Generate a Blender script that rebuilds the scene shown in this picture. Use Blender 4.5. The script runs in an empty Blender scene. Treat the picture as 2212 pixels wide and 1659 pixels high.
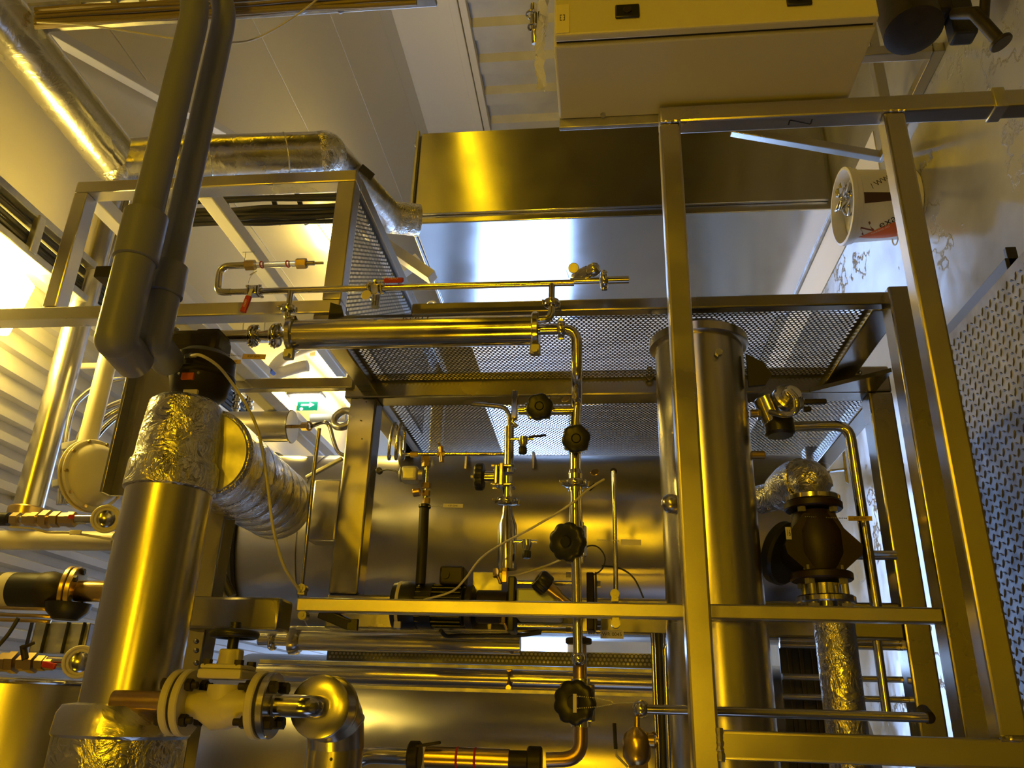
import bpy, bmesh, math, random
from mathutils import Vector, Matrix
random.seed(7)
V = Vector
C = bpy.context.scene.collection
# ------------------------------------------------------------------ camera model (photo is 2212x1659, held sideways: world up is picture left)
ROWS = ((0.02951456, 0.10545241, -0.99398626), (-0.92280293, 0.38503755, 0.01344789), (0.38414014, 0.91685652, 0.10867601))
F, CX, CY, H = 1734.6, 1106.0, 829.5, 1.2
def ray(px, py):
    a, b = (px - CX) / F, (py - CY) / F
    return V([ROWS[0][i] * a + ROWS[1][i] * b + ROWS[2][i] for i in range(3)])
def P(px, py, t=None, X=None, Y=None, Z=None):
    """point of the room seen at a pixel, on a given plane (eye height is z = 0 here)"""
    v = ray(px, py)
    if t is None:
        t = X / v.x if X is not None else Y / v.y if Y is not None else Z / v.z
    return v * t
def ZT(xa, xb, y, Y):
    """a vertical run in plane Y between picture columns xa and xb"""
    a = P((xa + xb) / 2, y, Y=Y)
    za = ray(xa, y).z / ray(xa, y).y * Y
    zb = ray(xb, y).z / ray(xb, y).y * Y
    return V((a.x, Y, za)), V((a.x, Y, zb))
def XT(x, ya, yb, Y):
    """a run along X in plane Y between picture rows ya and yb (x = column at the middle)"""
    m = P(x, (ya + yb) / 2, Y=Y)
    return V((P(x, ya, Y=Y).x, Y, m.z)), V((P(x, yb, Y=Y).x, Y, m.z))

# ------------------------------------------------------------------ mesh builder
class MB:
    def __init__(s): s.v = []; s.f = []; s.flat = set()
    def add(s, vs, fs):
        n = len(s.v); s.v += [V(p) for p in vs]; s.f += [tuple(i + n for i in f) for f in fs]; return s
    def box(s, lo, hi, bev=0.0, seg=2, M=None):
        lo = V(lo); hi = V(hi)
        lo, hi = V([min(lo[i], hi[i]) for i in range(3)]), V([max(lo[i], hi[i]) for i in range(3)])
        bm = bmesh.new(); bmesh.ops.create_cube(bm, size=1)
        c = (lo + hi) / 2; d = hi - lo
        for v in bm.verts: v.co = V([v.co[i] * d[i] for i in range(3)])
        if bev > 0:
            bmesh.ops.bevel(bm, geom=list(bm.edges), offset=min(bev, min(d) * .45), segments=seg, affect='EDGES', profile=.5)
        bm.verts.index_update()
        bm.normal_update(); n0 = len(s.f)
        s.flat |= {n0 + i for i, f in enumerate(bm.faces) if max(abs(q) for q in f.normal) > .9999}
        vs = [(M @ (v.co + c)) if M is not None else v.co + c for v in bm.verts]
        s.add(vs, [[v.index for v in f.verts] for f in bm.faces]); bm.free(); return s
    def obox(s, c, half, M, bev=0.0):
        T = Matrix.Translation(V(c)) @ M.to_4x4()
        return s.box(-V(half), V(half), bev, M=T)
    def beam(s, a, b, w, h, up=(0, 0, 1), bev=0.003):
        a = V(a); b = V(b); x = (b - a).normalized(); u = V(up)
        if abs(x.dot(u)) > .95: u = V((0, 1, 0))
        y = u.cross(x).normalized(); z = x.cross(y)
        M = Matrix((x, y, z)).transposed()
        return s.obox((a + b) / 2, ((b - a).length / 2, w / 2, h / 2), M, bev)
    def tube(s, pts, r, seg=14, bend=0.0, cap=True, closed=False):
        pts = [V(p) for p in pts]
        rs = r if isinstance(r, (list, tuple)) else [r] * len(pts)
        if bend and len(pts) > 2:
            np_, nr = [pts[0]], [rs[0]]
            for i in range(1, len(pts) - 1):
                A, B, D = pts[i - 1], pts[i], pts[i + 1]
                u = (A - B); w = (D - B); k = min(bend, u.length * .49, w.length * .49)
                u.normalize(); w.normalize()
                for j in range(7):
                    q = j / 6
                    np_.append((B + u * k) * (1 - q) ** 2 + B * 2 * q * (1 - q) + (B + w * k) * q * q); nr.append(rs[i])
            np_.append(pts[-1]); nr.append(rs[-1]); pts, rs = np_, nr
        n = len(pts); T = []
        for i in range(n):
            if closed: t = pts[(i + 1) % n] - pts[i - 1]
            else: t = pts[min(i + 1, n - 1)] - pts[max(i - 1, 0)]
            T.append(t.normalized() if t.length > 1e-9 else V((0, 0, 1)))
        u = T[0].orthogonal().normalized(); vs = []; fs = []
        for i in range(n):
            u = (u - T[i] * u.dot(T[i])).normalized(); w = T[i].cross(u)
            for k in range(seg):
                a = 2 * math.pi * k / seg
                vs.append(pts[i] + (u * math.cos(a) + w * math.sin(a)) * rs[i])
        for i in range(n if closed else n - 1):
            j = (i + 1) % n
            for k in range(seg):
                l = (k + 1) % seg
                fs.append((i * seg + k, i * seg + l, j * seg + l, j * seg + k))
        if cap and not closed:
            fs.append(tuple(range(seg))[::-1]); fs.append(tuple((n - 1) * seg + k for k in range(seg)))
        return s.add(vs, fs)
    def lathe(s, prof, o, ax, seg=32):
        """prof: (height along ax, radius)"""
        o = V(o); ax = V(ax).normalized(); u = ax.orthogonal().normalized(); w = ax.cross(u); vs = []; fs = []
        for h, r in prof:
            for k in range(seg):
                a = 2 * math.pi * k / seg
                vs.append(o + ax * h + (u * math.cos(a) + w * math.sin(a)) * max(r, 1e-5))
        for i in range(len(prof) - 1):
            for k in range(seg):
                l = (k + 1) % seg
                fs.append((i * seg + k, i * seg + l, (i + 1) * seg + l, (i + 1) * seg + k))
        fs.append(tuple(range(seg))[::-1]); fs.append(tuple((len(prof) - 1) * seg + k for k in range(seg)))
        return s.add(vs, fs)
    def cyl(s, a, b, r, seg=24, ch=0.0):
        a = V(a); b = V(b); L = (b - a).length
        if ch: return s.lathe([(0, r - ch), (ch, r), (L - ch, r), (L, r - ch)], a, b - a, seg)
        return s.lathe([(0, r), (L, r)], a, b - a, seg)
    def disc(s, c, ax, r, th, seg=32, ch=0.001): c = V(c); ax = V(ax).normalized(); return s.cyl(c - ax * th / 2, c + ax * th / 2, r, seg, ch)
    def sph(s, c, r, seg=16, sq=(1, 1, 1)):
        vs = []; fs = []; n = seg // 2
        for i in range(n + 1):
            th = math.pi * i / n
            for k in range(seg):
                a = 2 * math.pi * k / seg
                vs.append(V(c) + V((r * sq[0] * math.sin(th) * math.cos(a), r * sq[1] * math.sin(th) * math.sin(a), r * sq[2] * math.cos(th))))
        for i in range(n):
            for k in range(seg):
                l = (k + 1) % seg; fs.append((i * seg + k, (i + 1) * seg + k, (i + 1) * seg + l, i * seg + l))
        return s.add(vs, fs)
    def torus(s, c, ax, R, r, seg=28, rs=8, a0=0, a1=2 * math.pi):
        ax = V(ax).normalized(); u = ax.orthogonal().normalized(); w = ax.cross(u)
        full = abs(a1 - a0) > 6.28
        n = seg if full else seg + 1
        pts = [V(c) + (u * math.cos(a0 + (a1 - a0) * k / seg) + w * math.sin(a0 + (a1 - a0) * k / seg)) * R for k in range(n)]
        return s.tube(pts, r, rs, closed=full)
    def prism(s, poly, vec):
        n = len(poly); vec = V(vec); vs = [V(p) for p in poly] + [V(p) + vec for p in poly]
        fs = [tuple(range(n))[::-1], tuple(range(n, 2 * n))] + [(i, (i + 1) % n, n + (i + 1) % n, n + i) for i in range(n)]
        return s.add(vs, fs)
    def hexnut(s, c, ax, r, th): c = V(c); ax = V(ax).normalized(); return s.lathe([(-th / 2, r), (th / 2, r)], c, ax, 6)

ROOTS = {}
def finish(me, m, ang=38, flat=()):
    bm = bmesh.new(); bm.from_mesh(me); bmesh.ops.recalc_face_normals(bm, faces=bm.faces); bm.to_mesh(me); bm.free()
    me.polygons.foreach_set('use_smooth', [True] * len(me.polygons))
    me.set_sharp_from_angle(angle=math.radians(ang))
    if flat: me.polygons.foreach_set('use_smooth', [i not in flat for i in range(len(me.polygons))])
    me.materials.append(m)
def obj(name, mb, m, parent=None, label=None, kind=None):
    """link a builder as ONE mesh object; its vertices are moved to the origin of the thing it belongs to"""
    if parent is not None:
        r = parent
        while r.parent is not None: r = r.parent
        org = V(ROOTS[r.name])
    else:
        lo = V([min(v[i] for v in mb.v) for i in range(3)]); hi = V([max(v[i] for v in mb.v) for i in range(3)])
        org = V(((lo.x + hi.x) / 2, (lo.y + hi.y) / 2, lo.z))
    me = bpy.data.meshes.new(name)
    me.from_pydata([tuple(v - org) for v in mb.v], [], mb.f); me.update()
    finish(me, m, flat=mb.flat)
    o = bpy.data.objects.new(name, me); C.objects.link(o)
    if parent is not None: o.parent = parent
    else:
        o.location = org + V((0, 0, H)); ROOTS[o.name] = org
    if label: o['label'] = label
    if kind: o['kind'] = kind
    return o
def thing(name, label, cat, loc, group=None):
    o = bpy.data.objects.new(name, None); C.objects.link(o); o.empty_display_size = .05
    o.location = V(loc) + V((0, 0, H)); ROOTS[o.name] = V(loc)
    o['label'] = label; o['category'] = cat
    if group: o['group'] = group
    return o
def single(name, mb, m, label, cat, group=None):
    o = obj(name, mb, m); o['label'] = label; o['category'] = cat
    if group: o['group'] = group
    return o
def struct(name, mb, m):
    return obj(name, mb, m, kind='structure')
TXT = {}
def textmb(body, size, fn, thick=0.0):
    """lettering as mesh; fn maps flat (x, y) to a point of the room"""
    if body not in TXT:
        cu = bpy.data.curves.new('t', 'FONT'); cu.body = body; cu.size = 1; cu.align_x = 'CENTER'; cu.align_y = 'CENTER'; cu.resolution_u = 3
        ob = bpy.data.objects.new('t', cu); C.objects.link(ob)
        dg = bpy.context.evaluated_depsgraph_get(); dg.update()
        me = bpy.data.meshes.new_from_object(ob.evaluated_get(dg))
        TXT[body] = ([tuple(v.co) for v in me.vertices], [tuple(p.vertices) for p in me.polygons])
        bpy.data.objects.remove(ob); bpy.data.meshes.remove(me)
    vs, fs = TXT[body]; mb = MB()
    mb.add([fn(v[0] * size, v[1] * size) for v in vs], fs); return mb

# ------------------------------------------------------------------ materials
MATS = {}
def mat(name, col, metal=0.0, rough=0.5, bump=None, rvar=None, emit=None, aniso=None, cvar=None, trans=0.0, coat=0.0, stretch=None):
    m = bpy.data.materials.new(name); m.use_nodes = True; nt = m.node_tree; N = nt.nodes; L = nt.links
    b = N['Principled BSDF']
    b.inputs['Base Color'].default_value = (*col, 1); b.inputs['Metallic'].default_value = metal; b.inputs['Roughness'].default_value = rough
    if coat: b.inputs['Coat Weight'].default_value = coat; b.inputs['Coat Roughness'].default_value = .12
    if trans: b.inputs['Transmission Weight'].default_value = trans
    tc = N.new('ShaderNodeTexCoord'); vec = tc.outputs['Object']
    if stretch:
        mp = N.new('ShaderNodeMapping'); mp.inputs['Scale'].default_value = stretch; L.new(vec, mp.inputs['Vector']); vec = mp.outputs['Vector']
    if rvar:
        n = N.new('ShaderNodeTexNoise'); n.inputs['Scale'].default_value = rvar[0]; n.inputs['Detail'].default_value = 4; L.new(vec, n.inputs['Vector'])
        r = N.new('ShaderNodeMapRange'); r.inputs['To Min'].default_value = max(0, rough - rvar[1]); r.inputs['To Max'].default_value = rough + rvar[1]
        r.inputs['From Min'].default_value = .3; r.inputs['From Max'].default_value = .7
        L.new(n.outputs['Fac'], r.inputs['Value']); L.new(r.outputs['Result'], b.inputs['Roughness'])
    if cvar:
        n = N.new('ShaderNodeTexNoise'); n.inputs['Scale'].default_value = cvar[0]; n.inputs['Detail'].default_value = 6; L.new(vec, n.inputs['Vector'])
        cr = N.new('ShaderNodeValToRGB'); cr.color_ramp.elements[0].position = .35; cr.color_ramp.elements[1].position = .65
        cr.color_ramp.elements[0].color = (*cvar[1], 1); cr.color_ramp.elements[1].color = (*col, 1)
        L.new(n.outputs['Fac'], cr.inputs['Fac']); L.new(cr.outputs['Color'], b.inputs['Base Color'])
    if bump:
        if bump[0] == 'foil':
            n = N.new('ShaderNodeTexVoronoi'); n.inputs['Scale'].default_value = bump[1]; n.feature = 'F1'
            d = N.new('ShaderNodeTexNoise'); d.inputs['Scale'].default_value = bump[1] * .45; d.inputs['Detail'].default_value = 5; d.inputs['Distortion'].default_value = 1.2
            L.new(vec, d.inputs['Vector']); mx = N.new('ShaderNodeMix'); mx.data_type = 'VECTOR'; mx.inputs['Factor'].default_value = .12
            L.new(vec, mx.inputs[4]); L.new(d.outputs['Color'], mx.inputs[5]); L.new(mx.outputs[1], n.inputs['Vector'])
            ad = N.new('ShaderNodeMath'); ad.operation = 'ADD'; L.new(n.outputs['Distance'], ad.inputs[0]); L.new(d.outputs['Fac'], ad.inputs[1])
            hgt = ad.outputs[0]; st, dist = bump[2], bump[3]
        else:
            n = N.new('ShaderNodeTexNoise'); n.inputs['Scale'].default_value = bump[0]; n.inputs['Detail'].default_value = 5; L.new(vec, n.inputs['Vector'])
            hgt = n.outputs['Fac']; st, dist = bump[1], bump[2] if len(bump) > 2 else .002
        bp = N.new('ShaderNodeBump'); bp.inputs['Strength'].default_value = st; bp.inputs['Distance'].default_value = dist
        L.new(hgt, bp.inputs['Height']); L.new(bp.outputs['Normal'], b.inputs['Normal'])
    if aniso:
        b.inputs['Anisotropic'].default_value = aniso[0]; b.inputs['Anisotropic Rotation'].default_value = aniso[1]
        tg = N.new('ShaderNodeTangent'); tg.direction_type = 'RADIAL'; tg.axis = aniso[2]; L.new(tg.outputs['Tangent'], b.inputs['Tangent'])
    if emit:
        b.inputs['Emission Color'].default_value = (*emit[0], 1); b.inputs['Emission Strength'].default_value = emit[1]
    MATS[name] = m; return m
STEEL = mat('brushed_steel', (.62, .60, .57), 1, .30, bump=(260, .05, .001), rvar=(9, .07))
RHS = mat('square_tube_steel', (.55, .53, .50), 1, .33, bump=(180, .05, .001), rvar=(7, .08))
RACKM = mat('rack_tube_steel', (.36, .345, .32), 1, .24, bump=(180, .03, .001), rvar=(7, .05))
PIPE = mat('polished_pipe', (.66, .64, .60), 1, .16, rvar=(14, .05))
CLAD = mat('pipe_cladding', (.60, .58, .55), 1, .26)
TANK = mat('tank_steel', (.52, .50, .47), 1, .30, coat=.35)
CABST = mat('cabinet_steel', (.66, .66, .67), 1, .19, bump=(2.0, .01, .01), rvar=(5, .03), aniso=(.85, 0, 'Z'))
GALV = mat('galvanised_steel', (.58, .58, .57), .9, .45, rvar=(30, .12), cvar=(24, (.45, .45, .45)))
FOIL = mat('foil_jacket', (.74, .73, .70), 1, .22, bump=('foil', 42, .55, .006), rvar=(20, .1))
FOILS = mat('smooth_foil', (.76, .75, .73), 1, .24, bump=('foil', 26, .22, .004), rvar=(12, .08))
SHEET = mat('perforated_sheet', (.17, .17, .175), .9, .5)
CREAM = mat('cream_valve_paint', (.62, .58, .45), .0, .38, bump=(60, .12, .002))
BLACK = mat('black_plastic', (.012, .012, .013), 0, .38)
RUBBER = mat('black_rubber', (.015, .014, .013), 0, .55, bump=(120, .1, .001))
CABLE = mat('dark_cable', (.035, .033, .03), 0, .5)
CABLEB = mat('brown_cable', (.20, .155, .09), 0, .5)
CABLEL = mat('pale_cable', (.55, .52, .42), 0, .45)
DKIRON = mat('dark_cast_iron', (.032, .025, .02), .3, .5, bump=(90, .25, .002), cvar=(18, (.018, .014, .010)))
RUST = mat('brown_valve_paint', (.024, .011, .008), .1, .48, bump=(80, .2, .002), cvar=(10, (.014, .008, .006)))
RED = mat('red_handle', (.46, .025, .02), 0, .42)
WHITE = mat('white_paint', (.80, .79, .76), 0, .42, bump=(14, .05, .004))
CEIL = mat('ceiling_panel', (.80, .76, .65), 0, .34, bump=(3, .05, .01))
CORR = mat('corrugated_paint', (.62, .61, .58), 0, .38, bump=(8, .06, .004), cvar=(3, (.52, .51, .49)))
BEIGE = mat('cabinet_paint', (.60, .58, .52), 0, .42, bump=(220, .06, .001))
PVC = mat('blue_grey_pvc', (.17, .185, .33), 0, .40, bump=(30, .04, .002))
PLATE = mat('checker_plate_steel', (.14, .14, .15), .75, .5, rvar=(25, .08), cvar=(20, (.10, .10, .11)))
BLSTEEL = mat('black_steel', (.03, .03, .032), .4, .35)
BRASS = mat('brass_fitting', (.62, .46, .20), 1, .28)
COPPER = mat('stained_pipe', (.40, .25, .14), 1, .33, cvar=(9, (.52, .42, .3)))
LABELM = mat('label_paper', (.74, .70, .58), 0, .5)
ORANGE = mat('orange_print', (.78, .16, .03), 0, .4)
INK = mat('dark_ink', (.03, .025, .02), 0, .5)
BROWNINK = mat('brown_print', (.22, .06, .04), 0, .45)
PATCHM = mat('dark_brown_print', (.07, .03, .022), 0, .5)
BUCKET = mat('white_bucket_plastic', (.82, .81, .80), 0, .32, bump=(20, .03, .002))
BLUEM = mat('blue_ink', (.05, .1, .5), 0, .5)
SILK = mat('clear_plastic_bag', (.82, .82, .80), 0, .22, bump=('foil', 25, .5, .006), trans=.75)
GLASS = mat('glass_tube', (.95, .95, .92), 0, .05, trans=.92)
GREEN = mat('exit_green', (.0, .22, .12), 0, .4, emit=((0, .45, .25), .8))
DIFF = mat('lamp_diffuser', (.9, .88, .8), 0, .4, emit=((1, .68, .12), 125))
DIFFB = mat('lamp_diffuser_bright', (.9, .88, .8), 0, .4, emit=((1, .69, .12), 130))
EXITL = mat('exit_diffuser', (.9, .9, .88), 0, .4, emit=((1, .95, .85), 6))
AMBER = mat('amber_lamp_diffuser', (.9, .7, .2), 0, .4, emit=((1, .56, .003), 112))
AMBERW = mat('work_lamp_diffuser', (.9, .7, .2), 0, .4, emit=((1, .56, .003), 16))
AMBERH = mat('amber_spot_diffuser', (.9, .7, .2), 0, .4, emit=((1, .56, .003), 330))
WINDOWL = mat('side_daylight_window', (.8, .85, .9), 0, .3, emit=((.30, .50, 1.0), .9))
AMBERS = mat('amber_tube_diffuser', (.9, .7, .2), 0, .4, emit=((1, .60, .004), 16))
WINDOW = mat('daylight_window', (.8, .85, .9), 0, .3, emit=((.36, .56, 1.0), 11))
HALL = mat('dark_hall_cladding', (.07, .065, .055), 0, .6, cvar=(.8, (.03, .03, .03)))
GREYBLK = mat('grey_cast_block', (.34, .38, .38), .4, .42)
def floor_mat():
    m = mat('painted_floor', (.36, .355, .31), 0, .11, rvar=(6, .07)); nt = m.node_tree; N = nt.nodes; L = nt.links; b = N['Principled BSDF']
    tc = N['Texture Coordinate']
    n = N.new('ShaderNodeTexNoise'); n.inputs['Scale'].default_value = 2.1; n.inputs['Detail'].default_value = 9; n.inputs['Roughness'].default_value = .62; L.new(tc.outputs['Object'], n.inputs['Vector'])
    r = N.new('ShaderNodeValToRGB'); r.color_ramp.elements[0].position = .585; r.color_ramp.elements[1].position = .60
    r.color_ramp.elements[0].color = (0, 0, 0, 1); r.color_ramp.elements[1].color = (1, 1, 1, 1); L.new(n.outputs['Fac'], r.inputs['Fac'])
    bp = N.new('ShaderNodeBump'); bp.inputs['Strength'].default_value = .6; bp.inputs['Distance'].default_value = .006; L.new(r.outputs['Color'], bp.inputs['Height'])
    n2 = N.new('ShaderNodeTexNoise'); n2.inputs['Scale'].default_value = 5; L.new(tc.outputs['Object'], n2.inputs['Vector'])
    bp2 = N.new('ShaderNodeBump'); bp2.inputs['Strength'].default_value = .12; bp2.inputs['Distance'].default_value = .01; L.new(n2.outputs['Fac'], bp2.inputs['Height'])
    L.new(bp.outputs['Normal'], bp2.inputs['Normal']); L.new(bp2.outputs['Normal'], b.inputs['Normal'])
    n3 = N.new('ShaderNodeTexNoise'); n3.inputs['Scale'].default_value = 1.3; n3.inputs['Detail'].default_value = 8; L.new(tc.outputs['Object'], n3.inputs['Vector'])
    c = N.new('ShaderNodeValToRGB'); c.color_ramp.elements[0].position = .36; c.color_ramp.elements[1].position = .55
    c.color_ramp.elements[0].color = (.22, .21, .17, 1); c.color_ramp.elements[1].color = (.37, .365, .32, 1); L.new(n3.outputs['Fac'], c.inputs['Fac']); L.new(c.outputs['Color'], b.inputs['Base Color'])
    return m
FLOORM = floor_mat()
# ================================================================== THE ROOM
FLZ, PLZ, CZ, WX, WY = -1.2, -1.1, 1.8, 5.8, 8.5
struct('floor', MB().box((-3, -4.2, FLZ - .1), (WX + .1, WY + .1, FLZ)), FLOORM)
def corrugated(p0, along, across, out, length, n, pitch, depth):
    """trapezoidal sheet: flutes run along `along`"""
    mb = MB(); vs = []
    prof = [(0, 0), (.30, 0), (.42, 1), (.78, 1), (.90, 0)]
    pts = []
    for i in range(n):
        for a, b in prof: pts.append(((i + a) * pitch, b * depth))
    pts.append((n * pitch, 0))
    p0 = V(p0); al = V(along); ac = V(across); ou = V(out)
    for a, b in pts:
        vs.append(p0 + ac * a + ou * b); vs.append(p0 + ac * a + ou * b + al * length)
    mb.add(vs, [(2 * i, 2 * i + 1, 2 * i + 3, 2 * i + 2) for i in range(len(pts) - 1)]); return mb
struct('wall_right', corrugated((WX + .08, 1.82, FLZ), (0, 0, 1), (0, 1, 0), (-1, 0, 0), 2.42, 16, .43, .06), CORR)
struct('wall_right_near', MB().box((WX - .10, -4.2, FLZ), (WX + .1, 1.80, CZ)), HALL)
mb = MB().box((WX - .02, 1.82, 1.27), (WX + .08, WY, CZ), .004); struct('trim_1', mb, CEIL)
mb = MB().box((WX - .07, 1.82, 1.19), (WX + .06, WY, 1.265), .006).box((WX - .04, 1.82, 1.12), (WX + .06, WY, 1.185), .004); struct('trim_2', mb, CEIL)
struct('wall_back', MB().box((-3, WY, FLZ), (WX + .1, WY + .1, CZ)), CORR)
struct('wall_left', MB().box((-3.1, -4.2, FLZ), (-3, WY, CZ)), HALL)
struct('wall_front', MB().box((-3, -4.3, FLZ), (WX + .1, -4.2, CZ)), HALL)
mb = MB(); xs = [1.29, 2.33, 3.37, 4.41, 5.45, WX]
for a, b in zip(xs[:-1], xs[1:]): mb.box((a + .003, -4.2, CZ), (b - .003, WY, CZ + .04), .003)
mb.box((1.29, -4.2, CZ + .01), (WX, WY, CZ + .06))
struct('ceiling', mb, CEIL)
struct('ceiling_corrugated', corrugated((1.29, -4.2, CZ + .05), (0, 1, 0), (-1, 0, 0), (0, 0, -1), WY + 4.2, 61, .07, .020), CORR)
struct('trim_3', MB().box((1.25, -4.2, CZ - .03), (1.33, WY, CZ + .02), .004), WHITE)
w = struct('window_1', MB().box((-2.35, WY - .06, .25), (2.38, WY, 1.52), .006), GALV)
obj('window_pane', MB().box((-2.2, WY - .07, .36), (2.30, WY - .055, 1.43)), WINDOW, w)

w = struct('window_2', MB().box((-3, .1, -.85), (-2.94, 1.5, .35), .006), GALV)
obj('window_pane', MB().box((-2.945, .22, -.73), (-2.93, 1.38, .23)), WINDOWL, w)
# ---- raised walkway of checker plate
wk = thing('checker_plate_walkway', 'raised walkway of diamond-pattern steel plate along the skid', 'walkway', (0, 1.3, FLZ))
mb = MB().box((-2.9, -3.5, PLZ - .008), (1.16, 2.75, PLZ), .001)
n = 0; pu = .0255
for i in range(-6, 46):
    for j in range(0, 56):
        x = i * pu; y = 1.32 + j * pu
        if x > 1.145 or y > 2.73: continue
        a = math.radians(45 if (i + j) % 2 else -45) + math.radians(20)
        ux, uy = math.cos(a), math.sin(a); L, W_, h = .0135, .0042, .0028
        vs = [(x - ux * L, y - uy * L, PLZ), (x - uy * W_, y + ux * W_, PLZ), (x + ux * L, y + uy * L, PLZ), (x + uy * W_, y - ux * W_, PLZ),
              (x - ux * L * .55, y - uy * L * .55, PLZ + h), (x - uy * W_ * .35, y + ux * W_ * .35, PLZ + h), (x + ux * L * .55, y + uy * L * .55, PLZ + h), (x + uy * W_ * .35, y - ux * W_ * .35, PLZ + h)]
        mb.add(vs, [(0, 1, 5, 4), (1, 2, 6, 5), (2, 3, 7, 6), (3, 0, 4, 7), (4, 5, 6, 7)])
obj('tread_plate', mb, PLATE, wk)
obj('edge_angle', MB().box((1.162, 2.02, FLZ), (1.20, 2.75, PLZ - .004), .002).box((1.20, 2.02, FLZ), (1.235, 2.75, FLZ + .012), .002).box((1.13, 2.02, PLZ - .04), (1.235, 2.035, PLZ - .012), .002), BLSTEEL, wk, 'black steel angle under the plate edge')

# ================================================================== FRONT PIPE FRAME (plane Y = 1.40)
Y0 = 1.40; S = .043
ff = thing('square_tube_frame', 'bright square-tube steel frame standing nearest, carrying the beige cabinet', 'frame', (.55, Y0 + S / 2, PLZ))
z0 = P(1450, 800, Y=Y0).z + .002
zu = (P(1424.8, 264.6, Y=Y0).z + P(1470, 267, Y=Y0).z) / 2
obj('upper_beam', MB().box((-.45, Y0, zu - S / 2), (1.19, Y0 + S, zu + S / 2), .005), RHS, ff)
zl = P(2040, 800, Y=Y0).z
obj('lower_beam', MB().box((-.006, Y0, zl - S / 2), (1.19, Y0 + S, zl + S / 2), .005), RHS, ff)
xr0 = 1.192
obj('right_post', MB().box((xr0, Y0, PLZ), (xr0 + S, Y0 + S, zu + S / 2), .005), RHS, ff)
obj('left_post', MB().box((-.05, Y0, PLZ), (-.007, Y0 + S, zu - S / 2), .005), RHS, ff)
def bead(a, b, r=.004, n=14):
    pts = [V(a).lerp(V(b), i / n) + V((random.uniform(-1, 1), random.uniform(-1, 1), random.uniform(-1, 1))) * .0006 for i in range(n + 1)]
    return [pts, [r * random.uniform(.8, 1.25) for _ in pts]]
for a, b, r in (((-.052, Y0 - .002, zu - S / 2), (-.005, Y0 - .002, zu - S / 2), .0055), ((-.006, Y0 - .001, zl - S / 2), (-.006, Y0 - .001, zl + S / 2), .0035), ((xr0, Y0 - .001, zu - S / 2), (xr0, Y0 - .001, zu + S / 2), .003), ((xr0, Y0 - .001, zl - S / 2), (xr0, Y0 - .001, zl + S / 2), .0035)):
    p, rr = bead(a, b, r); obj('weld_bead', MB().tube(p, rr, 8), RHS, ff)
# strap near the foot of the right post, and the N mark on its side
zs = P(2160, 215, Y=Y0).z
obj('strap_clamp', MB().box((xr0 - .004, Y0 - .004, zs - .013), (xr0 + S + .004, Y0 + S + .004, zs + .013), .003), GALV, ff)
nz, ny = P(1730, 262, X=xr0).z, Y0 + .020
mk = MB()
def stroke(a, b, w=.0016):
    a = V((xr0 - .0006, ny + a[1], nz + a[0])); b = V((xr0 - .0006, ny + b[1], nz + b[0])); d = (b - a).normalized(); q = V((1, 0, 0)).cross(d) * w
    mk.add([a - q, b - q, b + q, a + q], [(0, 1, 2, 3)])
stroke((.024, -.008), (.024, .008)); stroke((.024, -.008), (-.022, .008)); stroke((-.022, .008), (-.022, -.008))
obj('marker_letter', mk, INK, ff)

# ================================================================== BEIGE CABINET on the frame's right post
cx0 = 1.25
yn = Y0 * cx0 / 1.423; yf = Y0 * cx0 / 1.212
zt, zb = .083, -.54
cab = thing('electrical_cabinet', 'beige painted steel electrical cabinet with two black latches', 'cabinet', (1.6, (yn + yf) / 2, zb))
obj('cabinet_body', MB().box((cx0, yn, zb), (1.97, yf, zt), .005), BEIGE, cab)
obj('gasket', MB().box((cx0 + .008, yn - .010, zb + .006), (1.96, yn, zt - .006)), RUBBER, cab)
door = obj('cabinet_door', MB().box((cx0 + .001, yn - .028, zb + .002), (1.968, yn - .009, zt - .003), .004), BEIGE, cab)
fd = yn - .028
for px, py in ((1355, 27), (1725, 0)):
    c = P(px, py, Y=fd)
    l = obj('latch', MB().box((c.x - .017, fd - .006, c.z - .024), (c.x + .017, fd, c.z + .024), .005), BLACK, door)
    obj('lock_insert', MB().cyl((c.x, fd - .009, c.z), (c.x, fd - .005, c.z), .0085, 20, .001), DKIRON, l)
c = P(1215, 40, Y=fd)
lp = obj('label_plate', MB().box((c.x - .040, fd - .002, c.z - .014), (c.x + .036, fd, c.z + .013), .001), LABELM, door)
sy = MB()
def sbar(x0, z0_, x1, z1_):
    sy.box((c.x + min(x0, x1) - .0006, fd - .0026, c.z + min(z0_, z1_) - .0006), (c.x + max(x0, x1) + .0006, fd - .002, c.z + max(z0_, z1_) + .0006))
for s in (1, -1):
    sbar(-.007, s * .0045, .007, s * .0045); sbar(-.007, s * .0045, -.007, s * .0015); sbar(.007, s * .0045, .007, s * .0015); sbar(0, s * .003, 0, s * .0045)
obj('printed_symbol', sy, INK, lp)
mb = MB().box((cx0 - .022, yf, zb + .01), (cx0 + .35, yf + .012, zt), .002)
obj('mounting_plate', mb, GALV, cab)
mb = MB()
for px in (1303, 1600): q = P(px, 268, Y=yf - .001); mb.hexnut((cx0 - .002, yf - .012, q.z), (1, 0, 0), .006, .008)
obj('side_screw', mb, GALV, cab)
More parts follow.
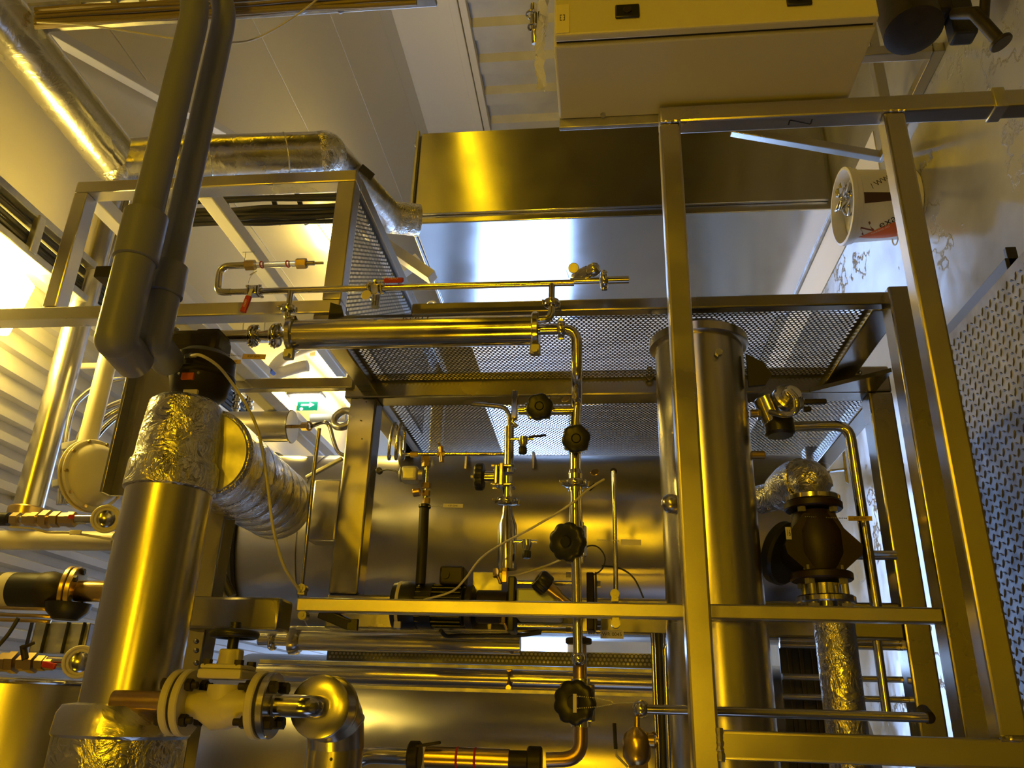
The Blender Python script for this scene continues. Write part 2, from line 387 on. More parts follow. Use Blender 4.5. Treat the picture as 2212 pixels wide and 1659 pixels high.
# clear bag and cable gland hanging on the cabinet's upper edge
bg = MB(); bt = P(1178, 0, Y=yn + .02); rows = []
for i in range(11):
    q = i / 10; px = 1180 - 14 * math.sin(q * 2.4) ; py = -20 + 212 * q; wd = .036 * (1 - .55 * q)
    ctr = P(px, py, X=cx0 + .30 - .30 * q); ctr.z = max(ctr.z, zt + .012)
    rows.append([ctr + V((.0, wd * (k / 4 - .5) * 1.2, .012 * math.sin(k * 2.1 + i))) for k in range(5)])
vs = [p for r in rows for p in r]; fs = [(i * 5 + k, i * 5 + k + 1, (i + 1) * 5 + k + 1, (i + 1) * 5 + k) for i in range(10) for k in range(4)]
bg.add(vs, fs); single('plastic_bag', bg, SILK, 'crumpled clear plastic bag hanging beside the upper end of the beige cabinet', 'bag')
a = P(1152, 45, X=1.5); mb = MB().tube([a + V((.05, 0, .0)), a, a + V((-.05, .02, -.004))], .008, 10).torus(a + V((.02, 0, .004)), (1, 0, 0), .012, .003).torus(a + V((-.02, 0, .0)), (1, 0, 0), .011, .003).box(a + V((-.045, -.01, -.03)), a + V((.02, .01, -.008)), .003)
single('cable_gland', mb, PIPE, 'shiny metal cable gland on the end of the beige cabinet, next to the bag', 'gland')

# ================================================================== STAINLESS CABINET by the right wall
sx, sy_, st = 2.43, 3.56, .985
sc = thing('stainless_cabinet', 'tall brushed stainless steel cabinet standing on the floor behind the mesh', 'cabinet', (2.72, 4.1, FLZ))
obj('cabinet_body', MB().box((sx, sy_, FLZ), (3.02, 4.72, st), .006), CABST, sc)
obj('front_door', MB().box((sx + .045, sy_ - .022, FLZ + .03), (3.015, sy_ - .003, st - .012), .004), CABST, sc)
obj('top_cap', MB().box((sx - .004, sy_ - .03, st), (3.03, 4.74, st + .018), .004), CABST, sc)
for px, py, yy in ((888, 312, 3.75), (942, 660, 4.35)):
    c = P(px, py, Y=yy); c.z = st + .05
    obj('lifting_eye', MB().torus(c, (0, 1, 0), .028, .008).cyl((c.x, c.y, st + .01), (c.x, c.y, st + .03), .014, 14), GALV, sc)
obj('plinth', MB().box((sx - .012, sy_ - .02, FLZ), (sx, 4.72, FLZ + .02), .002), GALV, sc)
single('white_partition', MB().box((sx + .12, 4.80, FLZ), (2.9, 6.20, .95), .006), WHITE, 'white partition panel lit up behind the perforated side sheet', 'partition')
sc2 = thing('rear_steel_cabinet', 'second stainless cabinet far back, glimpsed bluish through the rear mesh', 'cabinet', (2.7, 7.3, FLZ))
obj('cabinet_body', MB().box((sx, 6.28, FLZ), (3.0, 8.3, .95), .006), CABST, sc2)
obj('top_cap', MB().box((sx - .004, 6.27, .95), (3.01, 8.32, .97), .004), CABST, sc2)
mb = MB().box((2.17, 2.95, FLZ), (2.41, 8.3, FLZ + .004), .001); single('floor_strip', mb, WHITE, 'pale strip laid on the floor along the stainless cabinet', 'strip')

# ---- the low machine frame in the far right corner with its black pump
mf = thing('machine_base_frame', 'light square-tube base frame on the floor behind the beige cabinet', 'frame', (2.3, 2.5, FLZ))
A = P(1905, 345, Z=FLZ + .03); B = P(2020, 95, Z=FLZ + .03); xm = (A.x + B.x) / 2; q = .04
obj('floor_rail', MB().box((xm - q / 2, B.y, FLZ), (xm + q / 2, A.y, FLZ + q), .004), RHS, mf)
Cc = P(1580, 283, Y=A.y)
obj('diagonal_brace', MB().beam((xm, A.y, FLZ + .02), Cc, .035, .035), RHS, mf)
D = P(1925, 88, Y=B.y)
obj('upright', MB().box((xm - q / 2, B.y, FLZ + q), (xm + q / 2, B.y + q, D.z + .1), .004), RHS, mf)
E_ = P(1868, 10, Y=B.y + .3); E2 = P(1905, 200, Y=B.y + .3)
obj('cross_rail', MB().box((E2.x - .1, B.y + .28, E2.z - q / 2), (E_.x + .3, B.y + .28 + q, E2.z + q / 2), .004), RHS, mf)
pm = thing('pump_unit', 'dark pump with a downward pipe spout in the upper right corner', 'pump', P(2000, 30, Y=1.9))
a = P(1985, 20, Y=1.95)
obj('motor_body', MB().lathe([(-.16, .06), (-.15, .085), (.10, .085), (.12, .07), (.13, .05)], a + V((.06, .02, .03)), (1, .15, 0), 28), DKIRON, pm)
obj('pump_casing', MB().box(a + V((-.03, -.03, -.09)), a + V((.16, .09, -.02)), .02), DKIRON, pm)
b1, b2 = P(2105, 28, Y=1.85), P(2162, 92, Y=1.85); b0 = P(2085, -20, Y=1.85); bb = P(2060, 30, Y=1.9)
obj('spout', MB().tube([bb, b1, b1.lerp(b2, .5), b2], [.016, .019, .018, .018], 18).tube([P(2130, -30, Y=1.85), b1.lerp(b2, .35)], .014, 14), DKIRON, pm)
obj('spout_flange', MB().disc(b2, b2 - b1, .031, .012, 28, .002), DKIRON, pm)
obj('foot_bracket', MB().box(a + V((-.10, .0, -.16)), a + V((.10, .06, -.09)), .01), BLSTEEL, pm)
# ================================================================== RACK (square tube, perforated side sheets)
def perforated(fn, u, v, pitch, hole, margin=.006):
    """real holes, hexagonal packing; fn maps (a, b) in [0,u]x[0,v] to a point"""
    key = {}; vs = []; fs = []
    R = pitch / math.sqrt(3)
    def vid(a, b):
        a = min(max(a, 0), u); b = min(max(b, 0), v)
        k = (round(a, 4), round(b, 4))
        if k not in key: key[k] = len(vs); vs.append(fn(a, b))
        return key[k]
    rows = int(v / (pitch * math.sqrt(3) / 2)); cols = int(u / pitch)
    for j in range(rows + 1):
        for i in range(cols + 1):
            a = (i + (.5 if j % 2 else 0)) * pitch; b = j * pitch * math.sqrt(3) / 2
            out = []
            for k in range(6):
                t0 = math.radians(30 + 60 * k); t1 = math.radians(90 + 60 * k)
                p, q = (a + R * math.cos(t0), b + R * math.sin(t0)), (a + R * math.cos(t1), b + R * math.sin(t1))
                out += [vid(*p), vid((p[0] + q[0]) / 2, (p[1] + q[1]) / 2)]
            edge = a < R + margin or a > u - R - margin or b < R + margin or b > v - R - margin
            if edge:
                o2 = [x for n_, x in enumerate(out) if x not in out[:n_]]
                if len(o2) > 2: fs.append(tuple(o2))
                continue
            inn = []
            for k in range(12):
                t = math.radians(30 + 30 * k); inn.append(len(vs)); vs.append(fn(a + hole / 2 * math.cos(t), b + hole / 2 * math.sin(t)))
            for k in range(12): fs.append((out[k], out[(k + 1) % 12], inn[(k + 1) % 12], inn[k]))
    mb = MB(); mb.v = [V(p) for p in vs]; mb.f = fs; return mb
YF, YM = 1.70, 2.20
rk = thing('equipment_rack', 'dark square-tube steel rack with perforated side sheets around the tank', 'rack', (.56, YM, -.86))
xa0, xa1 = P(1000, 1328, Y=YF).x, P(1000, 1295.5, Y=YF).x
zA, zB = P(2078, 1322, Y=YF).z, P(638, 1312, Y=YF).z
obj('front_left_post', MB().box((xa0, YF, P(1966, 900, Y=YF).z + .0005), (xa1, YF + .03, zB), .004), RHS, rk, 'slim bright post with hinge lugs')
XR = .915
zC, zD = P(1958, 655, X=XR).z, P(884, 672, X=XR).z
obj('front_right_post', MB().box((XR, YF + .03, zC), (XR + .032, YF + .062, zD), .004), RACKM, rk)
m0, m1 = P(1000, 1363, Y=YM).x, P(1000, 1287, Y=YM).x
u0, u1 = P(800, 1000, Y=YM).z, P(740, 1000, Y=YM).z
l0, l1 = P(1937, 900, Y=YM).z, P(1884, 900, Y=YM).z
r0, r1 = P(1100, 855.5, Y=YM).x, P(1100, 802, Y=YM).x
T = .075
obj('left_post', MB().box((m0, YM, l1 + .0005), (m1, YM + T, u1), .006), RACKM, rk)
obj('right_post', MB().box((r0, YM, l0), (r1, YM + T, u1 + .02), .006), RACKM, rk)
ub = obj('upper_beam', MB().box((m1, YM, u0), (r0, YM + T, u1), .006), RACKM, rk)
mb = MB()
for px, py in ((791, 868), (781, 909), (782, 948), (779, 908)):
    c = P(px, py, Y=YM - .0005); mb.cyl(c, c + V((0, .002, 0)), .0022, 10)
obj('bolt_hole', mb, INK, ub)
obj('lower_beam', MB().box((-.5, YM, l0), (r0, YM + T, l1), .006), RACKM, rk)
zf = P(1966, 900, Y=YF).z
obj('front_lower_beam', MB().box((-.5, YF, zf - .062), (XR + .03, YF + .06, zf), .005), RACKM, rk)
obj('lower_side_rail', MB().box((r0 + .03, YF + .06, zf - .05), (r1 - .005, YM, zf + .02), .004), RACKM, rk)
obj('upper_side_rail', MB().box((r0 + .02, YF + .06, u0 + .005), (r1 - .01, YM, u0 + .055), .004), RACKM, rk)
obj('gusset', MB().prism([(r0 + .0, YM - .002, l1 - .02), (r0 + .0, YM - .14, l1 - .02), (r0 + .0, YM - .002, l1 + .16)], (.012, 0, 0)), RACKM, rk)
YR = 2.93
for nm, z_a, z_b in (('rear_upper_rail', u0 + .0, u0 + .06), ('rear_lower_rail', l1 - .07, l1 - .01)):
    obj(nm, MB().box((r0 - .01, YM + T, z_a), (r0 + .04, YR, z_b), .004), RACKM, rk)
obj('rear_lower_beam', MB().box((.0, YR, l0), (r1, YR + .06, l0 + .07), .005), RACKM, rk)
zs0, zs1 = zf + .012, u0 + .01
yA, yB = YF + .062, YM + .004
obj('side_mesh_sheet', perforated(lambda a, b: (XR + .018, yA + b, zs0 + a), zs1 - zs0, yB - yA, .0124, .0083), SHEET, rk)
obj('rear_mesh_sheet', perforated(lambda a, b: (r0 + .012, YM + T + .01 + b, l1 - .03 + a), u0 - l1 + .02, YR - YM - T - .02, .0124, .0083), SHEET, rk)
# hinge lugs and pins
def lug(px, py, Y, d):
    c = P(px, py, Y=Y); mb = MB().lathe([(-.011, .0095), (.011, .0095)], c, (0, 1, 0), 18); mb.cyl(c + V((0, -.0125, 0)), c + V((0, .0125, 0)), .004, 12)
    mb.box(c + V((min(0, d), -.009, -.008)), c + V((max(0, d), .009, .008)), .001); return mb
for px, py, d in ((654, 1272, -.014), (656, 1330, .014), (1328, 1284, -.016), (1330, 1347, .016)):
    obj('hinge_lug', lug(px, py, YF + .012, d), RACKM, rk)
for px, py in ((1404, 806), (1850, 796)):
    c = P(px, py, Y=YM - .02); obj('hinge_pin', MB().cyl(c + V((-.012, 0, 0)), c + V((.018, .004, 0)), .009, 14).torus(c + V((-.012, -.002, 0)), (0, 1, 0), .009, .004), RACKM, rk)
c = P(812, 650, Y=1.95); obj('hinge_pin', MB().cyl(c + V((-.02, 0, 0)), c + V((.02, 0, 0)), .012, 14), RACKM, rk)
a, b = P(690, 1322, Y=YF + .02), P(758, 1350, Y=YF + .03)
obj('latch_arm', MB().beam(a, b, .012, .024).box(b + V((-.012, -.008, -.016)), b + V((.012, .004, .006)), .001), BLSTEEL, rk)
a, b = ZT(505, 765, 832, YM)
obj('upper_strut', MB().beam(a, b, .034, .034), RACKM, rk)

# ================================================================== UPPER FRAME above the rack
YU = 1.75; s = .05
uf = thing('upper_tube_frame', 'pale square-tube frame below the ceiling, left of the stainless cabinet', 'frame', (1.15, YU, .66))
XL0, XL1 = P(500, 680, Y=YU).x, P(500, 652, Y=YU).x
XR0, XR1 = P(600, 397, Y=YU).x, P(600, 373, Y=YU).x
ZB0, ZB1 = P(752, 520, Y=YU).z, P(712, 520, Y=YU).z
ZT0, ZT1 = P(165, 500, Y=YU).z, P(136, 500, Y=YU).z
obj('left_post', MB().box((XL0, YU, ZB0), (XL1, YU + s, CZ - .03), .004), RHS, uf)
obj('right_post', MB().box((XR0, YU, ZB0), (XR1, YU + s, ZT1), .004), RHS, uf)
obj('top_beam', MB().box((XL1, YU, ZT0), (XR0, YU + s, ZT1), .004), RHS, uf)
obj('bottom_beam', MB().box((XL1, YU, ZB0), (XR0, YU + s, ZB1), .004), RHS, uf)
for nm, x0, z0_ in (('top_side_rail', XR0, ZT0), ('middle_side_rail', XR0, P(440, 405, Y=YU).z), ('bottom_side_rail', XR0, ZB0), ('lower_left_rail', XL0, P(380, 690, Y=YU).z)):
    obj(nm, MB().box((x0, YU + s, z0_), (x0 + .045, 3.1, z0_ + .045), .004), RHS if 'bottom' in nm else WHITE, uf)
obj('rear_beam', MB().box((XL0, 3.1, ZB0), (XR1, 3.15, ZB1), .004), RHS, uf)
obj('mesh_shelf', perforated(lambda a, b: (XL1 + a, YU + s + .01 + b, ZB0 + .012), XR0 - XL1, 1.0, .0125, .0083), SHEET, uf)
mb = MB()
for i in range(6):
    mb.sph((XR0 - .002, 1.95 + i * .15, ZB0 + .02), .006, 8)
obj('rivet', mb, PIPE, uf)
c = P(720, 668, Y=YU - .01); obj('corner_clip', MB().prism([c + V((.02, 0, .01)), c + V((-.03, 0, .01)), c + V((-.02, 0, -.03)), c + V((.01, 0, -.02))], (0, .004, 0)), BLSTEEL, uf)
mb = MB().beam(P(790, 500, Y=3.3), P(935, 600, Y=3.3), .07, .05)
single('ceiling_brace', mb, WHITE, 'white diagonal brace seen between the blue-lit frame and the stainless cabinet', 'brace')
mb = MB().beam(P(795, 640, Y=3.5), P(905, 560, Y=3.5), .06, .05)
single('crossing_brace', mb, WHITE, 'shorter white brace crossing behind the red handle, left of the stainless cabinet', 'brace')

# ================================================================== TANKS
VC, VR = V((.56, 2.80, 0)), .315
t1 = thing('upright_tank', 'large upright brushed steel tank inside the rack', 'tank', (VC.x, VC.y, -1.0))
prof = [(-.75, VR * .2), (-.73, VR * .75), (-.66, VR)] + [(z, VR) for z in (1.22,)] + [(1.29, VR * .88), (1.33, VR * .6), (1.345, .02)]
obj('shell', MB().lathe(prof, (VC.x, VC.y, 0), (0, 0, 1), 96), TANK, t1)
for z in (.98, -.30): obj('shell_seam', MB().torus((VC.x, VC.y, z), (0, 0, 1), VR + .0005, .0025, 96, 6), TANK, t1)
for px in (1012, 1155):
    c = P(px, 1005, Y=2.62); obj('lifting_tab', MB().box((c.x - .03, 2.56, c.z - .004), (c.x + .03, 2.66, c.z + .004), .001), TANK, t1)
mb = MB().torus((VC.x, VC.y, P(498, 1200, Y=2.5).z), (0, 0, 1), VR + .004, .012, 96, 6)
obj('dark_strap', mb, RUBBER, t1)
t2 = thing('second_tank', 'second upright steel tank at the bottom of the photo, beside the insulated elbow', 'tank', (-.175, 2.88, -1.0))
obj('shell', MB().lathe([(-.8, .06), (-.78, .28), (-.7, .36), (1.22, .36), (1.30, .32), (1.345, .2), (1.36, .02)], (-.175, 2.88, 0), (0, 0, 1), 96), TANK, t2)
jb = thing('junction_box', 'steel junction box with a tilted yellow-lit cover, beside the rack beam on the tank', 'box', P(700, 1100, Y=2.42))
c0, c1 = P(662, 1168, Y=2.42), P(738, 1035, Y=2.42)
obj('box_body', MB().box((c0.x, 2.42, c1.z), (c1.x, 2.52, c0.z), .006), TANK, jb)
f = [P(662, 1032, Y=2.38), P(740, 990, Y=2.38)]
obj('tilted_cover', MB().beam(f[0], f[1], .012, .016, (0, 1, 0)), GALV, jb)

# ================================================================== HORIZONTAL FILTER HOUSING
YH = 1.85
zc = (P(1415, 900, Y=YH).z + P(1622, 900, Y=YH).z) / 2; rh = .108
fh = thing('filter_housing', 'large horizontal steel cylinder housing behind the bright support beam', 'housing', (.3, YH, zc - rh))
obj('shell', MB().lathe([(-.45, rh), (P(1560, 1352, Y=YH).x - .001, rh), (P(1560, 1352, Y=YH).x, rh * .985), (.868, rh * .985)], (0, YH, zc), (1, 0, 0), 72), CLAD, fh)
obj('flange', MB().lathe([(.858, rh + .004), (.862, rh + .012), (.882, rh + .012), (.886, rh + .004), (.905, rh * .8), (.915, rh * .3)], (0, YH, zc), (1, 0, 0), 72), CLAD, fh)
c = P(1640, 800, Y=1.78)
obj('cover_flap', MB().prism([P(1612, 764, Y=1.8), P(1648, 782, Y=1.8), P(1668, 808, Y=1.8), P(1655, 830, Y=1.8), P(1618, 834, Y=1.8)], (0, .01, 0)), RUBBER, fh)
c = P(1552, 764, Y=YH - rh); obj('clamp_bolt', MB().hexnut(c + V((0, -.006, 0)), (0, 1, 0), .009, .012), GALV, fh)
a = P(1450, 1085, Y=1.77); obj('side_boss', MB().sph(a + V((0, .012, .0)), .022, 18), CLAD, fh)
a, b = ZT(1622, 1652, 983, YH); obj('drain_stub', MB().cyl(a, b, .010, 16, .002), BRASS, fh)

# sampling valve and its bent line at the right of the housing
sv = thing('sampling_valve', 'steel sampling valve with a round bonnet and hooked tube, right of the filter housing', 'valve', P(1690, 900, Y=1.84))
a, b = ZT(1620, 1650, 893, 1.84); obj('inlet_pipe', MB().cyl(a, b, .010, 16), BRASS, sv)
c = P(1668, 880, Y=1.84); obj('valve_body', MB().cyl(c + V((.025, 0, .015)), c + V((-.04, 0, -.005)), .030, 28, .004).hexnut(b, (0, 0, 1), .016, .03), PIPE, sv)
c = P(1703, 862, Y=1.80); ax = V((.35, -1, -.35))
obj('bonnet', MB().disc(c, ax, .038, .02, 36, .004).disc(c + ax.normalized() * .018, ax, .022, .02, 28, .004), PIPE, sv)
obj('hooked_tube', MB().tube([P(1706, 845, Y=1.75), P(1722, 862, Y=1.74), P(1720, 893, Y=1.75), P(1690, 897, Y=1.77), P(1665, 890, Y=1.8)], .0075, 12, .02), PIPE, sv)
c = P(1683, 916, Y=1.84); obj('lower_cup', MB().lathe([(-.03, .028), (-.024, .034), (.01, .034), (.016, .026)], c, (1, 0, 0), 32), BLACK, sv)
for y in (868, 884):
    a, b = ZT(1735, 1785 if y == 868 else 1752, y, 1.84); obj('stem_end', MB().beam(a, b, .012, .014), DKIRON, sv)
bl = [P(1708, 922, Y=1.90), P(1822, 917, Y=1.90), P(1845, 960, Y=1.90), P(1850, 1010, Y=1.9), P(1890, 1300, Y=1.9)]
mb = MB().tube([bl[0], bl[1] + V((-.003, 0, -.012)), P(1893, 1312, Y=1.90)], .0125, 16, .035)
single('drain_line', mb, PIPE, 'bent steel tube running from the sampling valve along the lower rack beam', 'pipe')
a, b = ZT(1795, 1935, 1199, 1.95); single('cross_tube', MB().cyl(a, b, .011, 16, .001), PIPE, 'short steel tube crossing behind the brown valve towards the lower beam', 'pipe')

# ================================================================== BROWN CHECK VALVE LINE (axis along X)
YV = 1.9
zv = P(1752, 1180, Y=YV).z
def XV(y): return P(1752, y, Y=YV).x
cv = thing('brown_control_valve', 'dark brown hexagonal-bodied flanged valve below the foil elbow', 'valve', (XV(1180), YV, zv - .09))
A = P(1755, 1092, Y=YV); Bq = P(1775, 1245, Y=YV); axv = (Bq - A); axv = V((-1, 0, 0))
zq = (A.z + Bq.z) / 2
prof = [(0, .05), (.012, .05)]
X1, X2 = P(1755, 1080, Y=YV).x, P(1775, 1250, Y=YV).x
body = MB()
h0, h1 = P(1755, 1118, Y=YV).x, P(1772, 1240, Y=YV).x
poly = [(h0, .034), (P(1755, 1150, Y=YV).x, .062), (P(1760, 1185, Y=YV).x, .082), (P(1765, 1205, Y=YV).x, .078), (h1, .040), (h1, -.040), (P(1765, 1205, Y=YV).x, -.082), (P(1760, 1185, Y=YV).x, -.086), (P(1755, 1150, Y=YV).x, -.05), (h0, -.034)]
body.prism([V((x, YV - .045, zq + z)) for x, z in poly], (0, .09, 0)).lathe([(0, .045), (.05, .062), (.10, .062), (.15, .045)], (h1 - .01, YV, zq), (1, 0, 0), 28)
obj('valve_body', body, RUST, cv)
for nm, y, r in (('upper_flange', 1095, .065), ('lower_flange', 1247, .068)):
    x = P(1755 if y < 1200 else 1776, y, Y=YV).x; zz = P(1755 if y < 1200 else 1776, y, Y=YV).z
    fl = obj(nm, MB().disc((x, YV, zq), (1, 0, 0), r, .018, 40, .003), RUST, cv)
    for k in range(4):
        an = math.radians(45 + 90 * k); yy, zz = YV + math.cos(an) * r * .76, zq + math.sin(an) * r * .76
        obj('flange_bolt', MB().hexnut((x - .014, yy, zz), (1, 0, 0), .010, .012).hexnut((x + .014, yy, zz), (1, 0, 0), .010, .012).cyl((x - .014, yy, zz), (x + .014, yy, zz), .006, 10), GALV, fl)
c = P(1703, 1152, Y=YV - .047); obj('rating_label', MB().box((c.x - .014, c.y - .001, c.z - .006), (c.x + .014, c.y, c.z + .006)), BEIGE, cv)
cl = textmb('16', .022, lambda a, b: V((c.x + b, c.y - .0015, c.z - a * .45 + .0))); obj('label_print', cl, INK, cv)
c = P(1692, 1195, Y=YV + .06); obj('actuator_disc', MB().disc(c, (.35, .55, .6), .075, .03, 40, .006), BLSTEEL, cv)
xm1 = P(1755, 1084, Y=YV).x
ufl = obj('mating_flange', MB().disc((xm1 + .004, YV, zq), (1, 0, 0), .062, .016, 40, .003), PIPE, cv)
# lower bolted flange with long studs
lf = thing('lower_pipe_flange', 'steel flange with four long studs under the brown valve', 'flange', (P(1780, 1290, Y=YV).x, YV, zq - .07))
xl = P(1780, 1297, Y=YV).x
obj('flange_ring', MB().disc((xl, YV, zq - .004), (1, 0, 0), .064, .016, 40, .003), PIPE, lf)
for k in range(4):
    an = math.radians(45 + 90 * k); yy, zz = YV + math.cos(an) * .05, zq - .004 + math.sin(an) * .05
    st_ = obj('stud', MB().cyl((xl - .03, yy, zz), (xl + .052, yy, zz), .0075, 12), GALV, lf)
    obj('nut', MB().hexnut((xl - .018, yy, zz), (1, 0, 0), .013, .014), GALV, st_); obj('nut', MB().hexnut((xl + .05, yy, zz), (1, 0, 0), .012, .010), GALV, st_)
obj('neck', MB().cyl((xl + .01, YV, zq - .004), (xl + .035, YV, zq - .004), .036, 28).cyl((xl - .075, YV, zq - .004), (xl - .005, YV, zq - .004), .024, 24), PIPE, lf)
fp = [V((P(1795, 1335, Y=YV).x, YV, zq - .01)), V((P(1808, 1345, Y=YV).x, YV, P(1800, 1345, Y=YV).z)), V((-.30, YV, P(1822, 1500, Y=YV).z))]
zfp = (P(1803, 1380, Y=YV).z + P(1830, 1560, Y=YV).z) / 2
single('foil_wrapped_pipe', MB().tube([(P(1798, 1335, Y=YV).x, YV, zfp), (.1, YV, zfp), (-.35, YV, zfp)], .043, 32), FOIL, 'crinkled foil-wrapped pipe below the brown valve', 'pipe')
fe = thing('foil_elbow', 'taped foil-wrapped elbow above the brown valve, with a tape tag sticking out', 'pipe', P(1750, 1030, Y=YV))
e = [P(1648, 1075, Y=2.03), P(1690, 1060, Y=2.0), P(1735, 1035, Y=1.92), V((xm1 + .04, YV, zq)), V((xm1 + .012, YV, zq))]
obj('elbow_wrap', MB().tube([P(1640, 1080, Y=2.05), P(1700, 1065, Y=1.99)], .036, 24).tube([P(1690, 1066, Y=2.0), P(1722, 1040, Y=1.94), V((xm1 + .055, YV, zq)), V((xm1 + .014, YV, zq))], [.050, .054, .050, .034], 28, .03), FOIL, fe)
a = P(1790, 1018, Y=1.86); b = P(1828, 1014, Y=1.86)
obj('tape_tag', MB().beam(a, b, .004, .016, bev=.001).prism([b + V((.04, 0, .004)), b + V((-.03, 0, .004)), b + V((-.035, 0, -.002)), b + V((.045, 0, -.002))], (0, .003, 0)), FOILS, fe)
# twin tubes low behind
for yy, px0, px1, nm, lb in ((1384, 1684, 1965, 'service_tube', 'upper of the thin dark tubes behind the lower foil-wrapped pipe'), (1396, 1684, 1950, 'service_tube', 'lower of the close pair of dark tubes behind the foil-wrapped pipe'), (1465, 1690, 1950, 'service_tube', 'single dark tube crossing below the pair, behind the foil-wrapped pipe'), (1508, 1690, 1960, 'service_tube', 'dark tube nearest the long drain pipe, behind the foil-wrapped pipe')):
    a, b = ZT(px0, px1, yy, 2.25); single(nm, MB().cyl(a, b, .008, 12), PIPE, lb, 'pipe')
a, b = XT(1905, 1385, 1545, 2.15); single('sloping_tube', MB().cyl(a, b, .011, 14), PIPE, 'short amber-lit tube crossing the dark service tubes near the lower frame corner', 'pipe')
# ================================================================== reusable fittings
def lobed(c, ax, r, h, lobes=8, amp=.055, seg=96):
    c = V(c); ax = V(ax).normalized(); u = ax.orthogonal().normalized(); w = ax.cross(u); vs = []; fs = []
    prof = [(0, .80), (.06, .93), (.16, 1.0), (.72, 1.0), (.90, .93), (1.0, .78), (1.0, .35), (.93, .30)]
    for hh, rr in prof:
        for k in range(seg):
            a = 2 * math.pi * k / seg
            q = 1 + amp * (abs(math.cos(lobes * a / 2)) * 2 - 1) * (1 if rr > .7 else 0)
            vs.append(c + ax * hh * h + (u * math.cos(a) + w * math.sin(a)) * r * rr * q)
    for i in range(len(prof) - 1):
        for k in range(seg):
            l = (k + 1) % seg; fs.append((i * seg + k, i * seg + l, (i + 1) * seg + l, (i + 1) * seg + k))
    fs.append(tuple(range(seg))[::-1]); fs.append(tuple((len(prof) - 1) * seg + k for k in range(seg)))
    return MB().add(vs, fs)
def clamp(c, ax, r, side, parent, wing=(0, -1, 0), name='clamp'):
    """sanitary clamp: split ring, hinge lug, swing bolt with wing nut"""
    c = V(c); ax = V(ax).normalized(); sd = V(side).normalized()
    mb = MB().lathe([(-.009, r * 1.02), (-.007, r * 1.30), (-.003, r * 1.42), (.003, r * 1.42), (.007, r * 1.30), (.009, r * 1.02)], c, ax, 32)
    t = ax.cross(sd).normalized()
    q = c + sd * r * 1.45
    mb.obox(q, (r * .26, r * .12, .006), Matrix((sd, t, ax)).transposed(), .002)
    mb.obox(c - sd * r * 1.45, (r * .22, r * .26, .007), Matrix((sd, t, ax)).transposed(), .002)
    o = obj(name, mb, PIPE, parent)
    k = MB().cyl(q - t * r * .5, q + t * r * .55, r * .12, 12).hexnut(q + t * r * .4, t, r * .26, r * .3)
    k.obox(q + t * r * .75 + sd * r * .25, (r * .30, r * .05, r * .14), Matrix((sd, t, ax)).transposed(), .001)
    k.obox(q + t * r * .75 - sd * r * .25, (r * .30, r * .05, r * .14), Matrix((sd, t, ax)).transposed(), .001)
    obj('wing_nut', k, PIPE, o); return o
def ball_valve(name, label, c, ax, r, hdir, hbase, hl, parent=None, text=None, tdir=None):
    """three-piece ball valve with a red lever: hbase = bonnet direction, hdir = lever direction"""
    c = V(c); ax = V(ax).normalized(); hb = V(hbase).normalized(); hd = V(hdir).normalized(); sd = ax.cross(hb)
    t = thing(name, label, 'valve', c)
    M = Matrix((ax, hb, sd)).transposed()
    b = MB().obox(c, (r * .95, r * 1.15, r * 1.15), M, r * .25)
    for s in (-1, 1): b.obox(c + ax * s * r * 1.35, (r * .22, r * 1.2, r * 1.2), M, r * .1).cyl(c + ax * s * r * 1.5, c + ax * s * r * 2.4, r * .72, 20)
    obj('valve_body', b, PIPE, t)
    for i in (-1, 1):
        for j in (-1, 1):
            p = c + hb * i * r * .95 + sd * j * r * .95
            obj('tie_bolt', MB().cyl(p - ax * r * 1.75, p + ax * r * 1.75, r * .16, 8).hexnut(p + ax * r * 1.7, ax, r * .28, r * .3).hexnut(p - ax * r * 1.7, ax, r * .28, r * .3), PIPE, t)
    obj('stem', MB().cyl(c + hb * r * 1.1, c + hb * r * 1.75, r * .36, 14).hexnut(c + hb * r * 1.7, hb, r * .4, r * .25), PIPE, t)
    h0 = c + hb * r * 1.6; n = hd.cross(hb)
    Mh = Matrix((hd, n, hb)).transposed()
    lv = obj('lever', MB().obox(h0 + hd * hl * .2, (hl * .2, r * .42, r * .10), Mh, .001), GALV, t)
    g = obj('red_grip', MB().obox(h0 + hd * hl * .68, (hl * .34, r * .68, r * .48), Mh, r * .25), RED, t)
    if text:
        ty = V(tdir).normalized()   # face the lettering looks out of
        up = ty.cross(hd)
        obj('grip_lettering', textmb(text, r * .72, lambda a, b: h0 + hd * (hl * .68 + a) + up * b * 1.0 + ty * (r * .70 if abs(ty.dot(n)) > .7 else r * .60)), LABELM, g)
    return t
def tag_plate(name, label, a, b, w, chain, text, col=LABELM, face=(0, -1, 0)):
    """engraved tag hanging straight down on a bead chain from `chain`"""
    a = V(a); b = V(b); d = (b - a).normalized(); n = V(face).normalized(); u = n.cross(d).normalized()
    t = thing(name, label, 'tag', a)
    pl = obj('plate', MB().obox((a + b) / 2, ((b - a).length / 2, w / 2, .0008), Matrix((d, u, n)).transposed(), .0004), col, t)
    m = MB(); ch = [V(p) for p in chain]; L = [(ch[i + 1] - ch[i]).length for i in range(len(ch) - 1)]
    for i in range(len(ch) - 1):
        k = max(2, int(L[i] / .0042))
        for j in range(k): m.sph(ch[i].lerp(ch[i + 1], j / k), .0016, 6)
    obj('bead_chain', m, GALV, t)
    if text: obj('tag_lettering', textmb(text, w * .62, lambda x, y: (a + b) / 2 + d * x - n.cross(d) * -y + n * .0010), INK, pl)
    return t

